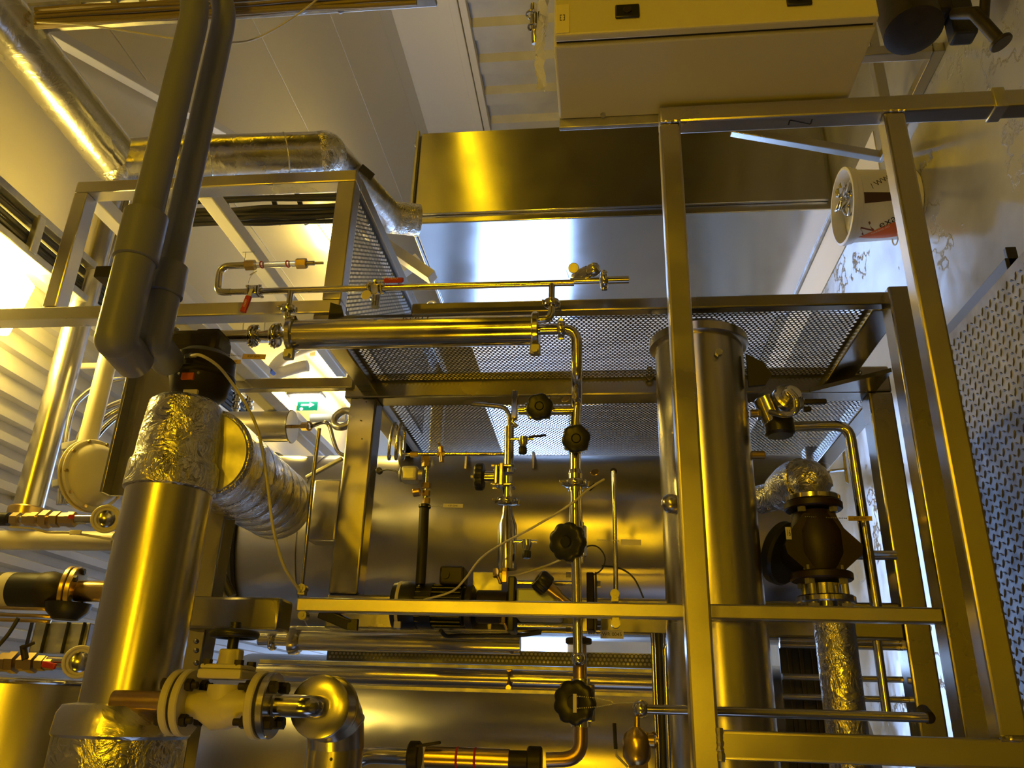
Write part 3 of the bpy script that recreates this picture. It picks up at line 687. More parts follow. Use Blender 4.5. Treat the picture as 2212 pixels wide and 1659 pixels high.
# ================================================================== TUBE COOLER and the small line above it
YE = 1.66
ax_ = P(900, 718, Y=YE).x
za, zb_ = P(640, 718, Y=YE).z, P(1150, 718, Y=YE).z
hx = thing('tube_cooler', 'polished upright steel tube cooler with clamped ends, the long shiny cylinder', 'heat exchanger', (ax_, YE, zb_))
RE = .036
obj('shell', MB().cyl((ax_, YE, za), (ax_, YE, zb_), RE, 56), PIPE, hx)
for z, sgn in ((za + .008, 1), (zb_ - .008, -1)):
    f = obj('end_clamp', MB().disc((ax_, YE, z), (0, 0, 1), RE + .008, .016, 56, .003), PIPE, hx)
    obj('clamp_bolt', MB().box((ax_ - RE - .03, YE - .012, z - .012), (ax_ - RE - .004, YE + .004, z + .012), .003).hexnut((ax_ - RE - .024, YE - .018, z), (0, 1, 0), .008, .012), GALV, f)
c = P(905, 690, Y=YE)
dn = V((math.sin(.9), -math.cos(.9), 0)); dn = V((.78, -.62, 0)).normalized()
dl = textmb('KSP11', .016, lambda a, b: V((ax_, YE, c.z)) + (V((math.cos(.75 + b / RE), -math.sin(.75 + b / RE), 0))) * (RE + .0008) + V((0, 0, -a * 1.6)))
obj('plate_lettering', dl, INK, hx)
YS = 1.64
xs_ = P(900, 620, Y=YS).x
sl = thing('small_pipe_line', 'thin polished tube running beside the cooler, with tees, a hooked end and an open stub', 'pipe', (xs_, YS, P(1000, 620, Y=YS).z))
p0, p1 = P(478, 624, Y=YS), P(1235, 603, Y=YS)
zt_, zb2 = p0.z, p1.z
obj('straight_tube', MB().cyl((xs_, YS, P(490, 620, Y=YS).z), (xs_, YS, P(1240, 607, Y=YS).z), .0078, 20), PIPE, sl)
hk = [V((xs_, YS, P(500, 622, Y=YS).z)), V((xs_, YS, P(472, 622, Y=YS).z)), V((P(500, 574, Y=YS).x, YS, P(485, 574, Y=YS).z + .012)), V((P(500, 574, Y=YS).x, YS, P(532, 574, Y=YS).z))]
obj('hooked_end', MB().tube(hk, .0088, 18, .03), PIPE, sl)
for px, pyA, pyB in ((626, 625, 668), (1192, 610, 655)):
    a, b = XT(px, pyA, pyB, YS); obj('tee_branch', MB().cyl(a, b, .0075, 18), PIPE, sl)
    clamp(b, (1, 0, 0), .013, (0, -.3, 1), sl)
    e = V((ax_ + RE * .2, YS, b.z))
    z_in = za + .0 if px < 900 else zb_
    s_ = 1 if px < 900 else -1
    obj('elbow', MB().tube([b, V((P(px, 690, Y=YS).x, YS, b.z)), V((P(px, 690, Y=YS).x, YS, z_in - s_ * .002))], .0085, 18, .028), PIPE, sl)
a = P(1238, 604, Y=YS)
vb = P(1262, 592, Y=YS)
xe = xs_ + .004
zz0, zz1 = P(1300, 600, Y=YS).z, P(1358, 596, Y=YS).z
obj('open_stub', MB().cyl((xe, YS, zz0), (xe, YS, zz1), .0092, 20).cyl((xe, YS, P(1232, 604, Y=YS).z), (xe, YS, zz0 + .006), .0075, 18), PIPE, sl)
clamp((xe, YS, P(1305, 600, Y=YS).z), (0, 0, 1), .0155, (1, 0, .0), sl)
av = thing('angle_valve', 'small angle valve with round cap near the open stub of the thin tube', 'valve', vb)
q = P(1276, 586, Y=YS - .02); d_ = (q - P(1246, 600, Y=YS + .0)).normalized()
obj('valve_body', MB().lathe([(-.028, .012), (-.018, .016), (.012, .016), (.014, .0135), (.02, .0135)], vb, d_, 28), PIPE, av)
obj('cap', MB().lathe([(.02, .016), (.032, .016), (.038, .012), (.04, .006)], vb, d_, 28), PIPE, av)
c = P(1239, 579, Y=YS - .01); obj('round_disc', MB().disc(c, (-.3, -1, .1), .0125, .003, 28), GALV, av)
obj('wire_loop', MB().tube([P(1222, 582, Y=YS), P(1226, 590, Y=YS), P(1229, 600, Y=YS)], .0006, 6), GALV, av)
# sight glass on the hooked end
gx = hk[-1].x
sg = thing('sight_glass', 'clear glass sight tube with red clips on the hooked tube end', 'glass tube', (gx, YS, P(640, 573, Y=YS).z))
zg0, zg1 = P(540, 573, Y=YS).z, P(662, 573, Y=YS).z
obj('glass', MB().cyl((gx, YS, P(548, 573, Y=YS).z), (gx, YS, P(645, 573, Y=YS).z), .0075, 20), GLASS, sg)
for px in (541, 651): obj('end_nut', MB().hexnut((gx, YS, P(px, 573, Y=YS).z), (0, 0, 1), .0135, .024), BRASS, sg)
for px in (566, 622): obj('red_clip', MB().torus((gx, YS, P(px, 570, Y=YS).z), (0, .3, 1), .008, .0018, 18, 6), RED, sg)
obj('thin_tip', MB().cyl((gx, YS, P(660, 573, Y=YS).z), (gx, YS, P(698, 572, Y=YS).z), .0035, 12).cyl((gx, YS, P(660, 573, Y=YS).z), (gx, YS, P(678, 572, Y=YS).z), .006, 12), PIPE, sg)
c1 = P(552, 620, Y=YS); ball_valve('ball_valve', 'ball valve with red lever pointing down-left in the photo, at the hooked tube end', (xs_, YS, c1.z), (0, 0, 1), .0105, P(520, 684, Y=YS - .03) - P(543, 622, Y=YS - .03), (0, -1, 0), .066, text='GEMÜ', tdir=(0, -1, 0))
c2 = P(812, 619, Y=YS); ball_valve('ball_valve', 'ball valve with red lever lying along the thin tube, beside the round yellow disc', (xs_, YS, c2.z), (0, 0, 1), .0115, P(890, 599, Y=YS) - P(830, 600, Y=YS), (.75, -.65, 0), .068, text='GEMÜ', tdir=(0, -1, 0))
c = P(791, 637, Y=YS - .03); single('round_tag', MB().disc(c, (.0, -1, .1), .0125, .002, 28), LABELM, 'round yellow-lit tag hanging by the second red-handled valve', 'tag')
c = P(547, 590, Y=YS - .02); mb = MB().disc(c, (.6, -.7, .4), .010, .0015, 24).tube([c, P(540, 600, Y=YS - .01), P(536, 612, Y=YS)], .0006, 5)
single('round_tag', mb, GALV, 'small round metal tag seen nearly edge-on by the first red-handled valve', 'tag')
mb = MB().tube([P(528, 565, Y=YS), P(531, 545, Y=YS), P(524, 545, Y=YS), P(550, 544, Y=YS)], .0007, 6); single('wire_loop', mb, GALV, 'thin wire loop standing on the sight glass nut', 'wire')

# line between the actuator and the cooler
al = thing('clamped_inlet_line', 'short polished line of clamped ferrules joining the dark actuator to the cooler', 'pipe', (ax_, YE, za))
z_ = [P(x, 724, Y=YE).z for x in (362, 375, 540, 548, 560, 583, 596, 610, 640)]
obj('pipe_run', MB().cyl((ax_, YE, z_[0] + .03), (ax_, YE, z_[4]), .0155, 24).tube([(ax_, YE, z_[4]), (ax_, YE, z_[5])], [.011, .014], 22).cyl((ax_, YE, z_[5]), (ax_, YE, z_[8]), .0105, 22), PIPE, al)
for i, r in ((1, .019), (3, .019), (6, .021)): clamp((ax_, YE, z_[i]), (0, 0, 1), r, (-1, -.25, 0), al)
# main polished column (along X) from the cooler down past the bar
YC = 1.80
zc1 = P(1243, 900, Y=YC).z; zc2 = P(1254, 1480, Y=YC).z
col = thing('column_pipe', 'long polished tube running from the cooler past the black valves to the stained elbow', 'pipe', (P(1245, 1100, Y=YC).x, YC, zc1))
top = [V((ax_, YE, zb_ + .002)), V((ax_, YE, P(1246, 720, Y=YE).z)), V((P(1246, 815, Y=YE + .02).x, YE + .02, P(1246, 815, Y=YE + .02).z)), V((P(1245, 860, Y=YC).x, YC, P(1246, 860, Y=YC).z)), V((P(1243, 930, Y=YC).x, YC, P(1243, 930, Y=YC).z))]
obj('upper_bend', MB().tube(top, .0125, 24, .035), PIPE, col)
clamp((ax_, YE, P(1212, 715, Y=YE).z), (0, 0, 1), .0145, (1, -.4, 0), col)
def XP(px, py): return V((P(px, py, Y=YC).x, YC, P(px, py, Y=YC).z))
obj('tee_branch', MB().cyl(XP(1240, 886), V((XP(1120, 886).x, YC, XP(1120, 886).z)), .0115, 22), PIPE, col)
obj('lower_run', MB().tube([XP(1243, 960), XP(1243, 1015)], .0125, 24).tube([XP(1243, 1015), XP(1243, 1025)], [.0135, .0165], 24).cyl(XP(1243, 1025), XP(1243, 1060), .0165, 24).cyl(XP(1243, 1060), XP(1244, 1130), .0150, 24), PIPE, col)
clamp(XP(1243, 1045), (1, 0, 0), .020, (0, -.2, 1), col)
jn = [XP(1243, 1070), XP(1245, 1200), XP(1250, 1420)]
obj('front_tube', MB().tube([V((p.x, YC - .03, p.z)) for p in jn], .0105, 22), PIPE, col)
e_ = XP(1251, 1425); obj('ball_elbow', MB().sph(e_ + V((0, -.03, 0)), .0155, 20).tube([e_ + V((0, -.03, 0)), e_ + V((0, .02, 0))], .0115, 18), PIPE, col)
obj('stained_run', MB().tube([XP(1252, 1375), XP(1253, 1480), XP(1255, 1659 - 20), XP(1180, 1642)], .0145, 24, .05), COPPER, col, 'brownish stained lower run')
fl = XP(1250, 1385); obj('bolted_flange', MB().disc(fl, (1, 0, 0), .028, .012, 36, .002), DKIRON, col)
for px in (1170, 1133): pass
lh = thing('level_gauge', 'horizontal-in-photo gauge tube with red markers at the bottom picture edge', 'gauge', P(1000, 1640, Y=YC))
xg = P(1050, 1640, Y=YC).x
zq_ = [P(x, 1638, Y=YC).z for x in (760, 795, 860, 895, 920, 1100, 1130, 1155, 1182)]
obj('upper_bend', MB().tube([V((xg - .16, YC, zq_[0])), V((xg, YC, zq_[0])), V((xg, YC, zq_[3]))], .0165, 24, .05), PIPE, lh)
obj('scale_tube', MB().cyl((xg, YC, zq_[4]), (xg, YC, zq_[5]), .021, 32), BRASS, lh)
for px in (988, 1027): obj('red_marker', MB().torus((xg, YC, P(px, 1640, Y=YC).z), (0, 0, 1), .0195, .003, 32, 8), RED, lh)
obj('upper_union', MB().disc((xg, YC, zq_[3]), (0, 0, 1), .030, .024, 24, .003), DKIRON, lh)
obj('lower_union', MB().disc((xg, YC, zq_[7]), (0, 0, 1), .028, .03, 24, .003).cyl((xg, YC, zq_[5]), (xg, YC, zq_[7]), .019, 24), DKIRON, lh)
obj('latch_lever', MB().beam(P(898, 1612, Y=YC - .02), P(952, 1604, Y=YC - .02), .006, .012), DKIRON, lh)

# ---- black-capped valves on the columns
def diaphragm(label, c, ax, r, body_ax, up=None, lobes=6, lab=False, h=.9, cat='valve'):
    c = V(c); ax = V(ax).normalized(); t = thing('diaphragm_valve', label, cat, c)
    obj('valve_body', MB().cyl(c - V(body_ax) * r * 1.1, c + V(body_ax) * r * 1.1, r * .48, 22).obox(c + ax * r * .55, (r * .85, r * .85, r * .22), Matrix((V(body_ax).normalized(), ax.cross(V(body_ax)).normalized(), ax)).transposed(), .003), PIPE, t)
    k = obj('black_handwheel', lobed(c + ax * r * .75, ax, r, r * h, lobes, .05), BLACK, t)
    obj('centre_cap', MB().disc(c + ax * r * (.75 + h), ax, r * .3, r * .06, 24, .001), BLACK, k)
    if lab:
        q = c + ax * r * (.76 + h); u = V((0, 0, 1)); u = (u - ax * u.dot(ax)).normalized(); w = ax.cross(u)
        obj('white_sticker', MB().obox(q + w * r * .05 + u * -r * .1, (r * .09, r * .42, .001), Matrix((u, w, ax)).transposed()), LABELM, k)
    return t
diaphragm('black-capped valve on the short tube between the two columns', XP(1165, 884), P(1165, 868, Y=1.68) - P(1165, 886, Y=YC), .031, (0, 0, 1))
diaphragm('black-capped valve on the main column just below its tee', XP(1244, 950), P(1245, 943, Y=1.68) - P(1244, 951, Y=YC), .032, (1, 0, 0))
diaphragm('round black handwheel valve in front of the tank, left of the main column', XP(1243, 1172), P(1201, 1168, Y=1.71) - P(1243, 1172, Y=YC), .041, (1, 0, 0), lobes=9, h=.55)
diaphragm('black handwheel with a white sticker, near the foot of the column', XP(1254, 1518), P(1207, 1514, Y=1.66) - P(1254, 1518, Y=YC), .042, (1, 0, 0), lobes=9, lab=True, h=.5)
for px, py, lb in ((1222, 862, 'small brass-lit round disc tag beside the column tee'), (1285, 1020, 'small golden round disc tag right of the column clamp')):
    c = P(px, py, Y=YC - .01); single('round_tag', MB().disc(c, (.5, -.8, .3), .011, .002, 26), BRASS, lb, 'tag')

# ---- second column
YK = 1.95
def KP(px, py): return V((P(px, py, Y=YK).x, YK, P(px, py, Y=YK).z))
c2_ = thing('second_column_pipe', 'shorter steel tube column with a cone reducer, left of the main column', 'pipe', KP(1098, 1000))
obj('upper_tube', MB().cyl(KP(1100, 922), KP(1099, 1022), .0125, 24).cyl(KP(1096, 1030), KP(1096, 1085), .0125, 24), PIPE, c2_)
obj('bent_feed', MB().tube([KP(1100, 925), KP(1099, 880), KP(1020, 873)], .006, 14, .03), PIPE, c2_)
obj('cone_reducer', MB().tube([KP(1096, 1095), KP(1096, 1112), KP(1096, 1135), KP(1096, 1230)], [.0125, .0145, .0235, .0235], 32), PIPE, c2_)
clamp(KP(1096, 1084), (1, 0, 0), .0195, (0, -.2, 1), c2_)
obj('top_clamp', MB().box(KP(1112, 868) + V((-.05, -.012, -.008)), KP(1112, 868) + V((.03, .012, .008)), .003).tube([KP(1112, 895), KP(1106, 912), KP(1116, 922)], .006, 10), PIPE, c2_)
dk = thing('diaphragm_valve', 'side valve with black handwheel seen edge-on, left of the second column', 'valve', KP(1070, 1030))
c = KP(1090, 1030); obj('valve_body', MB().box(c + V((-.030, -.028, .000)), c + V((.030, .028, .012)), .003).box(c + V((-.026, -.026, .014)), c + V((.026, .026, .024)), .003).cyl(c + V((0, 0, .02)), c + V((0, 0, .05)), .014, 20), PIPE, dk)
for i in (-1, 1):
    for j in (-1, 1): obj('body_bolt', MB().cyl(c + V((i * .024, j * .02, -.02)), c + V((i * .024, j * .02, .032)), .0035, 10).sph(c + V((i * .024, j * .02, -.022)), .005, 8), PIPE, dk)
kk = lobed(c + V((0, 0, .052)), (0, 0, 1), .034, .024, 8, .05); obj('black_handwheel', kk, BLACK, dk)
obj('centre_screw', MB().cyl(c + V((0, 0, .07)), c + V((0, 0, .086)), .006, 12), GALV, dk)
def sample_cock(label, px, py, Y, handle=True):
    c = P(px, py, Y=Y); t = thing('sample_cock', label, 'valve', c)
    z1, z2 = P(px - 28, py, Y=Y).z, P(px + 22, py, Y=Y).z
    obj('cross_tube', MB().cyl((c.x, Y, z1), (c.x, Y, z2), .0036, 12), PIPE, t)
    obj('valve_body', MB().tube([c + V((.004, 0, 0)), c + V((-.010, 0, 0)), c + V((-.022, 0, 0))], [.012, .012, .007], 18), PIPE, t)
    obj('knob', lobed(c + V((-.022, 0, 0)), (-1, 0, 0), .0105, .018, 10, .05, 60), BLACK, t)
    if handle:
        a, b = P(px + 12, py - 4, Y=Y - .01), P(px + 50, py - 8, Y=Y - .01); obj('flat_handle', MB().beam(a, b, .005, .0065, bev=.001), DKIRON, t)
    return t
sample_cock('small sample cock with flat handle in front of the bright mesh', 1130, 948, 1.93)
sample_cock('small sample cock with dark knob below the cone reducer', 1138, 1170, 1.93, False)

# ---- third column: transmitter, hose
YT = 1.98
def TP(px, py): return V((P(px, py, Y=YT).x, YT, P(px, py, Y=YT).z))
tc_ = thing('instrument_column', 'thin instrument line with a boxy transmitter in the rack opening', 'pipe', TP(920, 1040))
obj('tube', MB().tube([TP(924, 980), TP(922, 1010), TP(918, 1100)], .006, 14), PIPE, tc_)
for y, r in ((993, .014), (1003, .012), (1050, .013), (1066, .010), (1082, .010)): obj('fitting', MB().hexnut(TP(921, y), (1, 0, 0), r, .014), BRASS, tc_)
tr = thing('pressure_transmitter', 'small boxy transmitter with a pale label on the thin instrument line', 'transmitter', TP(892, 1025))
c = TP(890, 1025); obj('housing', MB().box(c + V((-.022, -.02, -.018)), c + V((.020, .02, .026)), .008).cyl(c + V((0, 0, .024)), c + V((0, 0, .032)), .02, 24, .003).cyl(c + V((0, 0, -.018)), c + V((0, 0, -.03)), .014, 20), GALV, tr)
obj('label', MB().box(c + V((-.012, -.0212, -.014)), c + V((.012, -.0202, -.008))), LABELM, tr)
obj('lower_gland', MB().cyl(TP(908, 1062), TP(892, 1065), .011, 16, .002), BRASS, tr)
rh_ = thing('rubber_hose', 'black rubber hose hanging from the instrument line in front of the tank glow', 'hose', TP(915, 1180))
hs = [TP(917, 1093), TP(916, 1110), TP(913, 1180), TP(908, 1262)]
obj('hose', MB().tube(hs, .0125, 20), RUBBER, rh_)
obj('hose_clip', MB().cyl(TP(918, 1090), TP(917, 1098), .016, 20, .002), BLACK, rh_)
fl2 = thing('feed_line', 'thin steel tube running across the top of the rack opening to the second column', 'pipe', TP(1000, 980))
a, b = ZT(835, 1093, 981, 1.97); 
obj('straight_tube', MB().cyl((a.x, 1.97, P(880, 981, Y=1.97).z), b, .0048, 14), PIPE, fl2)
for px in (895, 953): obj('fitting', MB().hexnut((a.x, 1.97, P(px, 981, Y=1.97).z), (0, 0, 1), .008, .02), BRASS, fl2)
c = V((a.x, 1.97, P(956, 980, Y=1.97).z)); obj('needle_valve', MB().cyl(c + V((.02, 0, .006)), c + V((-.022, 0, 0)), .007, 12).tube([c + V((.02, 0, .006)), c + V((.03, -.004, .012))], .003, 8), BRASS, fl2)
cl_ = []
for i in range(61):
    q = i / 60; an = q * 2 * math.pi * 2.25 + 2.4
    cl_.append(V((P(850, 945, Y=1.97).x + .050 * math.cos(an), 2.0 + .02 * math.sin(an), P(836 + 34 * q, 945, Y=1.97).z)))
cl_.append(V((a.x, 1.97, P(872, 981, Y=1.97).z))); cl_.append(V((a.x, 1.97, P(884, 981, Y=1.97).z)))
obj('coil', MB().tube(cl_, .0045, 12), PIPE, fl2, 'coiled steel tube')
pg = P(820, 1018, Y=2.19); mb = MB().cyl(pg + V((0, -.012, 0)), pg + V((0, .004, 0)), .0095, 14, .002).tube([pg, P(835, 1014, Y=2.1), P(852, 1016, Y=2.05), P(870, 1028, Y=2.0)], .0025, 8, .02)
single('signal_cable', mb, CABLE, 'thin dark signal lead from a gland on the rack beam to the transmitter', 'cable')

# ---- metering pump behind the slim post
YP = 2.02
xp = P(1000, 1310, Y=YP).x
def PZ(px): return P(px, 1312, Y=YP).z
mp = thing('metering_pump', 'black motor and metering pump standing upright behind the slim rack post', 'pump', (xp, YP, PZ(1290)))
rm = abs(P(950, 1262, Y=YP).x - P(950, 1362, Y=YP).x) / 2
obj('motor', MB().lathe([(0, rm * .7), (.008, rm * .93), (.03, rm), (.055, rm), (.058, rm * .88), (PZ(890) - PZ(1002), rm * .88), (PZ(890) - PZ(1002) + .012, rm * .6)], (xp, YP, PZ(890)), (0, 0, -1), 48), BLACK, mp)
obj('fan_cowl', MB().lathe([(0, rm * .98), (.02, rm * 1.05), (.05, rm * 1.05), (.06, rm)], (xp, YP, PZ(852)), (0, 0, -1), 48), BLACK, mp)
obj('label_ring', MB().lathe([(0, rm * 1.055), (.008, rm * 1.055)], (xp, YP, PZ(863)), (0, 0, -1), 48), LABELM, mp, 'pale ring label')
for k in range(9):
    an = math.radians(200 + 17 * k); d = V((math.cos(an), math.sin(an), 0))
    obj('cooling_fin', MB().box((xp + d.x * rm * .93 - .002, YP + d.y * rm * .93 - .004, PZ(1000)), (xp + d.x * rm * .93 + .002, YP + d.y * rm * .93 + .004, PZ(892)), .001), BLACK, mp)
obj('terminal_box', MB().box((P(950, 1268, Y=YP).x, YP - .05, PZ(1005)), (P(950, 1229, Y=YP).x, YP + .02, PZ(953)), .006).cyl((P(966, 1248, Y=YP).x, YP - .055, PZ(966)), (P(966, 1248, Y=YP).x, YP - .048, PZ(966)), .011, 20), DKIRON, mp)
obj('bracket_plate', MB().box((P(1050, 1290, Y=YP).x, YP + .03, PZ(1080)), (P(1050, 1231, Y=YP).x, YP + .035, PZ(1014)), .002), GALV, mp)
obj('coupling', MB().disc((xp, YP, PZ(1015)), (0, 0, 1), rm * .95, .018, 40, .003).cyl((xp, YP, PZ(1030)), (xp, YP, PZ(1100)), rm * .72, 36, .004), DKIRON, mp)
obj('black_yoke', MB().box((P(1108, 1368, Y=YP).x, YP - .045, PZ(1116)), (P(1108, 1250, Y=YP).x, YP + .04, PZ(1100)), .004), BLACK, mp)
obj('pump_block', MB().box((P(1160, 1340, Y=YP).x, YP - .04, PZ(1214)), (P(1160, 1275, Y=YP).x, YP + .05, PZ(1118)), .006), GREYBLK, mp)
for y in (1259, 1352): a, b = ZT(1118, 1242, y, YP - .03); obj('tie_rod', MB().cyl(a, b, .006, 14), PIPE, mp)
obj('head_plate', MB().box((P(1270, 1366, Y=YP).x, YP - .05, PZ(1284)), (P(1270, 1243, Y=YP).x, YP + .05, PZ(1268)), .003).box((P(1270, 1365, Y=YP).x, YP - .052, PZ(1290)), (P(1270, 1243, Y=YP).x, YP + .052, PZ(1286)), .001), DKIRON, mp)
for px, py in ((1292, 1262), (1293, 1343), (1293, 1357), (1228, 1243), (1228, 1360)):
    c = P(px, py, Y=YP - .03); obj('head_bolt', MB().hexnut(c, (0, 0, 1), .008, .012), PIPE, mp)
c = P(1184, 1268, Y=YP - .06); ad = V((.55, -.3, .75)).normalized()
obj('stroke_knob', lobed(c, ad, .026, .034, 10, .04), BLACK, mp)
obj('knob_shaft', MB().cyl(c, c - ad * .03, .014, 16).cyl(c - ad * .025, c - ad * .07, .010, 16), BRASS, mp)
for px, py in ((1072, 1238), (1086, 1338)):
    c = P(px, py, Y=YP - .04); obj('grease_nipple', MB().hexnut(c, (1, .2, 0), .008, .02).cyl(c, c + V((-.02, 0, -.01)), .004, 10).sph(c + V((-.022, 0, -.011)), .005, 10), BRASS, mp)
c = P(1090, 1240, Y=YP - .05); obj('side_tab', MB().box(c + V((-.02, -.004, -.006)), c + V((.022, .004, .006)), .001), BRASS, mp)
c = P(905, 1348, Y=YP - rm); obj('paper_label', MB().box((P(870, 1362, Y=YP).x, YP - rm * 1.06, PZ(880)), (P(870, 1348, Y=YP).x, YP - rm * .9, PZ(866)), .001), LABELM, mp)

# ---- cables and thin rods in the opening
def wire(name, label, pts, r, m, cat='cable', group=None, seg=8):
    """smooth cable through 3-D points"""
    pts = [V(p) for p in pts]; out = []
    n = len(pts)
    for i in range(n - 1):
        p0, p1, p2, p3 = pts[max(i - 1, 0)], pts[i], pts[i + 1], pts[min(i + 2, n - 1)]
        for j in range(6):
            t = j / 6; out.append(.5 * ((2 * p1) + (-p0 + p2) * t + (2 * p0 - 5 * p1 + 4 * p2 - p3) * t * t + (-p0 + 3 * p1 - 3 * p2 + p3) * t ** 3))
    out.append(pts[-1])
    return single(name, MB().tube(out, r, seg), m, label, cat, group)
wire('sensor_cable', 'pale cable crossing the rack opening diagonally to the black motor', [P(1305, 1035, Y=1.75), P(1270, 1058, Y=1.74), P(1232, 1090, Y=1.74), P(1150, 1140, Y=1.80), P(1090, 1172, Y=1.86), P(1040, 1205, Y=1.88), P(1005, 1250, Y=1.9), P(975, 1278, Y=1.92), P(915, 1296, Y=1.93)], .0026, CABLEL)
wire('sensor_cable', 'pale cable end behind the round black handwheel', [P(1210, 1210, Y=1.9), P(1180, 1222, Y=1.94), P(1130, 1238, Y=1.97), P(1100, 1245, Y=1.98)], .0026, CABLEL)
wire('looped_cable', 'thin dark cable loop right of the main column', [P(1255, 1198, Y=2.0), P(1270, 1180, Y=1.98), P(1292, 1182, Y=1.97), P(1307, 1205, Y=1.97), P(1298, 1232, Y=1.98), P(1270, 1245, Y=2.0)], .0018, CABLE)
wire('trailing_cable', 'thin dark cable arching down towards the filter housing', [P(1300, 1222, Y=2.1), P(1340, 1228, Y=2.1), P(1370, 1250, Y=2.1), P(1390, 1292, Y=2.1)], .0022, CABLE)
rd = thing('sensor_rod', 'slim steel rod standing between the main column and the filter housing', 'rod', P(1328, 1150, Y=2.0))
a, b = XT(1328, 1018, 1282, 2.0); obj('rod', MB().cyl(a, b, .0058, 14), PIPE, rd)
obj('rod_eye', MB().torus(a, (0, 1, 0), .006, .003), DKIRON, rd)
obj('boot', MB().cyl(P(1272, 1058, Y=1.75), P(1285, 1046, Y=1.75), .0045, 10), BLACK, rd)
c = P(1362, 1172, Y=1.98); tag_plate('blank_tag', 'pale blank tag beside the slim steel rod', P(1341, 1171, Y=1.98), P(1385, 1172, Y=1.98), .014, [P(1290, 1166, Y=1.98), P(1340, 1168, Y=1.98)], None)
wire('copper_link', 'thin pale wire stay along the tank, left of the rack beam', [P(690, 925, Y=2.0), P(680, 1000, Y=2.02), P(664, 1150, Y=2.05), P(650, 1288, Y=2.08)], .0055, PIPE, 'rod', seg=12)
tag_plate('identification_tag', 'pale tag printed WR 0045 hanging below the pump head', P(1297, 1370, Y=1.97), P(1347, 1371, Y=1.97), .019, [P(1275, 1369, Y=1.97), P(1297, 1369, Y=1.97)], 'WR 0045', BEIGE)
tag_plate('identification_tag', 'narrow tag on a chain in front of the tank glow', P(957, 1092, Y=1.96), P(1000, 1093, Y=1.96), .010, [P(927, 1094, Y=1.96), P(957, 1092, Y=1.96)], 'KSP 0046')
tag_plate('identification_tag', 'tag on a bead chain beside the dark actuator', P(524, 770, Y=1.6), P(574, 771, Y=1.6), .013, [P(492, 766, Y=1.6), P(524, 770, Y=1.6)], 'KSP 0041', BRASS)
tag_plate('identification_tag', 'smaller tag on a wire just under the dark actuator', P(496, 782, Y=1.6), P(520, 781, Y=1.6), .010, [P(484, 776, Y=1.6), P(496, 780, Y=1.6)], 'KSP', BRASS)
tag_plate('identification_tag', 'brass-lit tag hanging from the brown valve', P(1832, 1120, Y=1.86), P(1884, 1120, Y=1.86), .011, [P(1740, 1116, Y=1.85), P(1785, 1118, Y=1.85), P(1832, 1120, Y=1.86)], 'HSP 0046', BRASS)
mb = MB()
for pts in ([P(1248, 1504, Y=1.74), P(1290, 1508, Y=1.74), P(1320, 1514, Y=1.75), P(1325, 1519, Y=1.75)], [P(1248, 1530, Y=1.74), P(1290, 1527, Y=1.74), P(1325, 1520, Y=1.75)]):
    for i in range(len(pts) - 1):
        for j in range(9): mb.sph(pts[i].lerp(pts[i + 1], j / 9), .0014, 6)
mb.tube([P(1325, 1519, Y=1.75), P(1352, 1517, Y=1.75), P(1374, 1516, Y=1.75)], .0012, 6)
single('bead_chain', mb, GALV, 'fine bead chain stretched from the stickered handwheel to the thin pipe elbow', 'chain')
# ================================================================== BIG CLAD PIPE with foil wraps, plate beam
YB = 1.50
zb0 = (P(290, 1070, Y=YB).z + P(425, 1070, Y=YB).z) / 2
rb = .083
za_ = (P(195, 1500, Y=YB).z + P(388, 1480, Y=YB).z) / 2; zb0 = (zb0 + za_) / 2
bp = thing('clad_main_pipe', 'large shiny metal-clad pipe with foil wraps at both ends, at the left', 'pipe', (.15, YB, zb0 - rb))
xw1 = P(360, 1060, Y=YB).x; xw2 = P(260, 1520, Y=YB).x; xtop = P(385, 870, Y=YB).x
obj('cladding', MB().lathe([(xw2 - .02, rb), (xw1 + .03, rb)], (0, YB, zb0), (1, 0, 0), 80), CLAD, bp)
obj('upper_foil_wrap', MB().lathe([(xw1 - .005, rb + .002), (xw1 - .002, rb + .006), (xw1 + .05, rb + .005), (xw1 + .06, rb - .002), (xw1 + .115, rb - .004), (xw1 + .135, rb - .006), (xtop - .01, rb - .010), (xtop, rb - .02), (xtop + .004, rb * .4)], (0, YB, zb0), (1, 0, 0), 80), FOIL, bp)
obj('lower_foil_wrap', MB().lathe([(-.45, rb + .030), (xw2 - .055, rb + .030), (xw2 - .05, rb + .024)], (0, YB, zb0), (1, 0, 0), 80), FOIL, bp)
obj('wrap_collar', MB().lathe([(xw2 - .058, rb + .029), (xw2 - .052, rb + .034), (xw2 - .018, rb + .031), (xw2 - .004, rb + .024), (xw2, rb)], (0, YB, zb0), (1, 0, 0), 80), FOILS, bp)
# insulated branch (axis along depth) ending at the tank
br = thing('foil_branch_pipe', 'fat foil-insulated branch pipe with taped rings, pointing at the tank', 'pipe', P(540, 1050, Y=1.9))
cA = P(440, 978, Y=1.53); cB = V((cA.x + .01, 2.36, P(600, 1090, Y=2.36).z)); cB.x = P(598, 1090, Y=2.36).x
RBR = .099
dirb = (cB - cA).normalized()
L_ = (cB - cA).length
prof = [(0, RBR * .5), (0.004, RBR * .93), (.012, RBR)]
for i in range(1, 7):
    h = L_ * i / 7
    prof += [(h - .006, RBR * (1 + .014 * i)), (h, RBR * (1 + .014 * i) - .004), (h + .006, RBR * (1 + .014 * i))]
prof += [(L_ - .03, RBR * 1.11), (L_ - .008, RBR * 1.05), (L_, RBR * .9)]
obj('foil_jacket', MB().lathe(prof, cA, dirb, 64), FOIL, br)
obj('end_cover', MB().disc(cA + dirb * .001, dirb, RBR * .9, .006, 64, .002), GALV, br)
YPL = 1.86
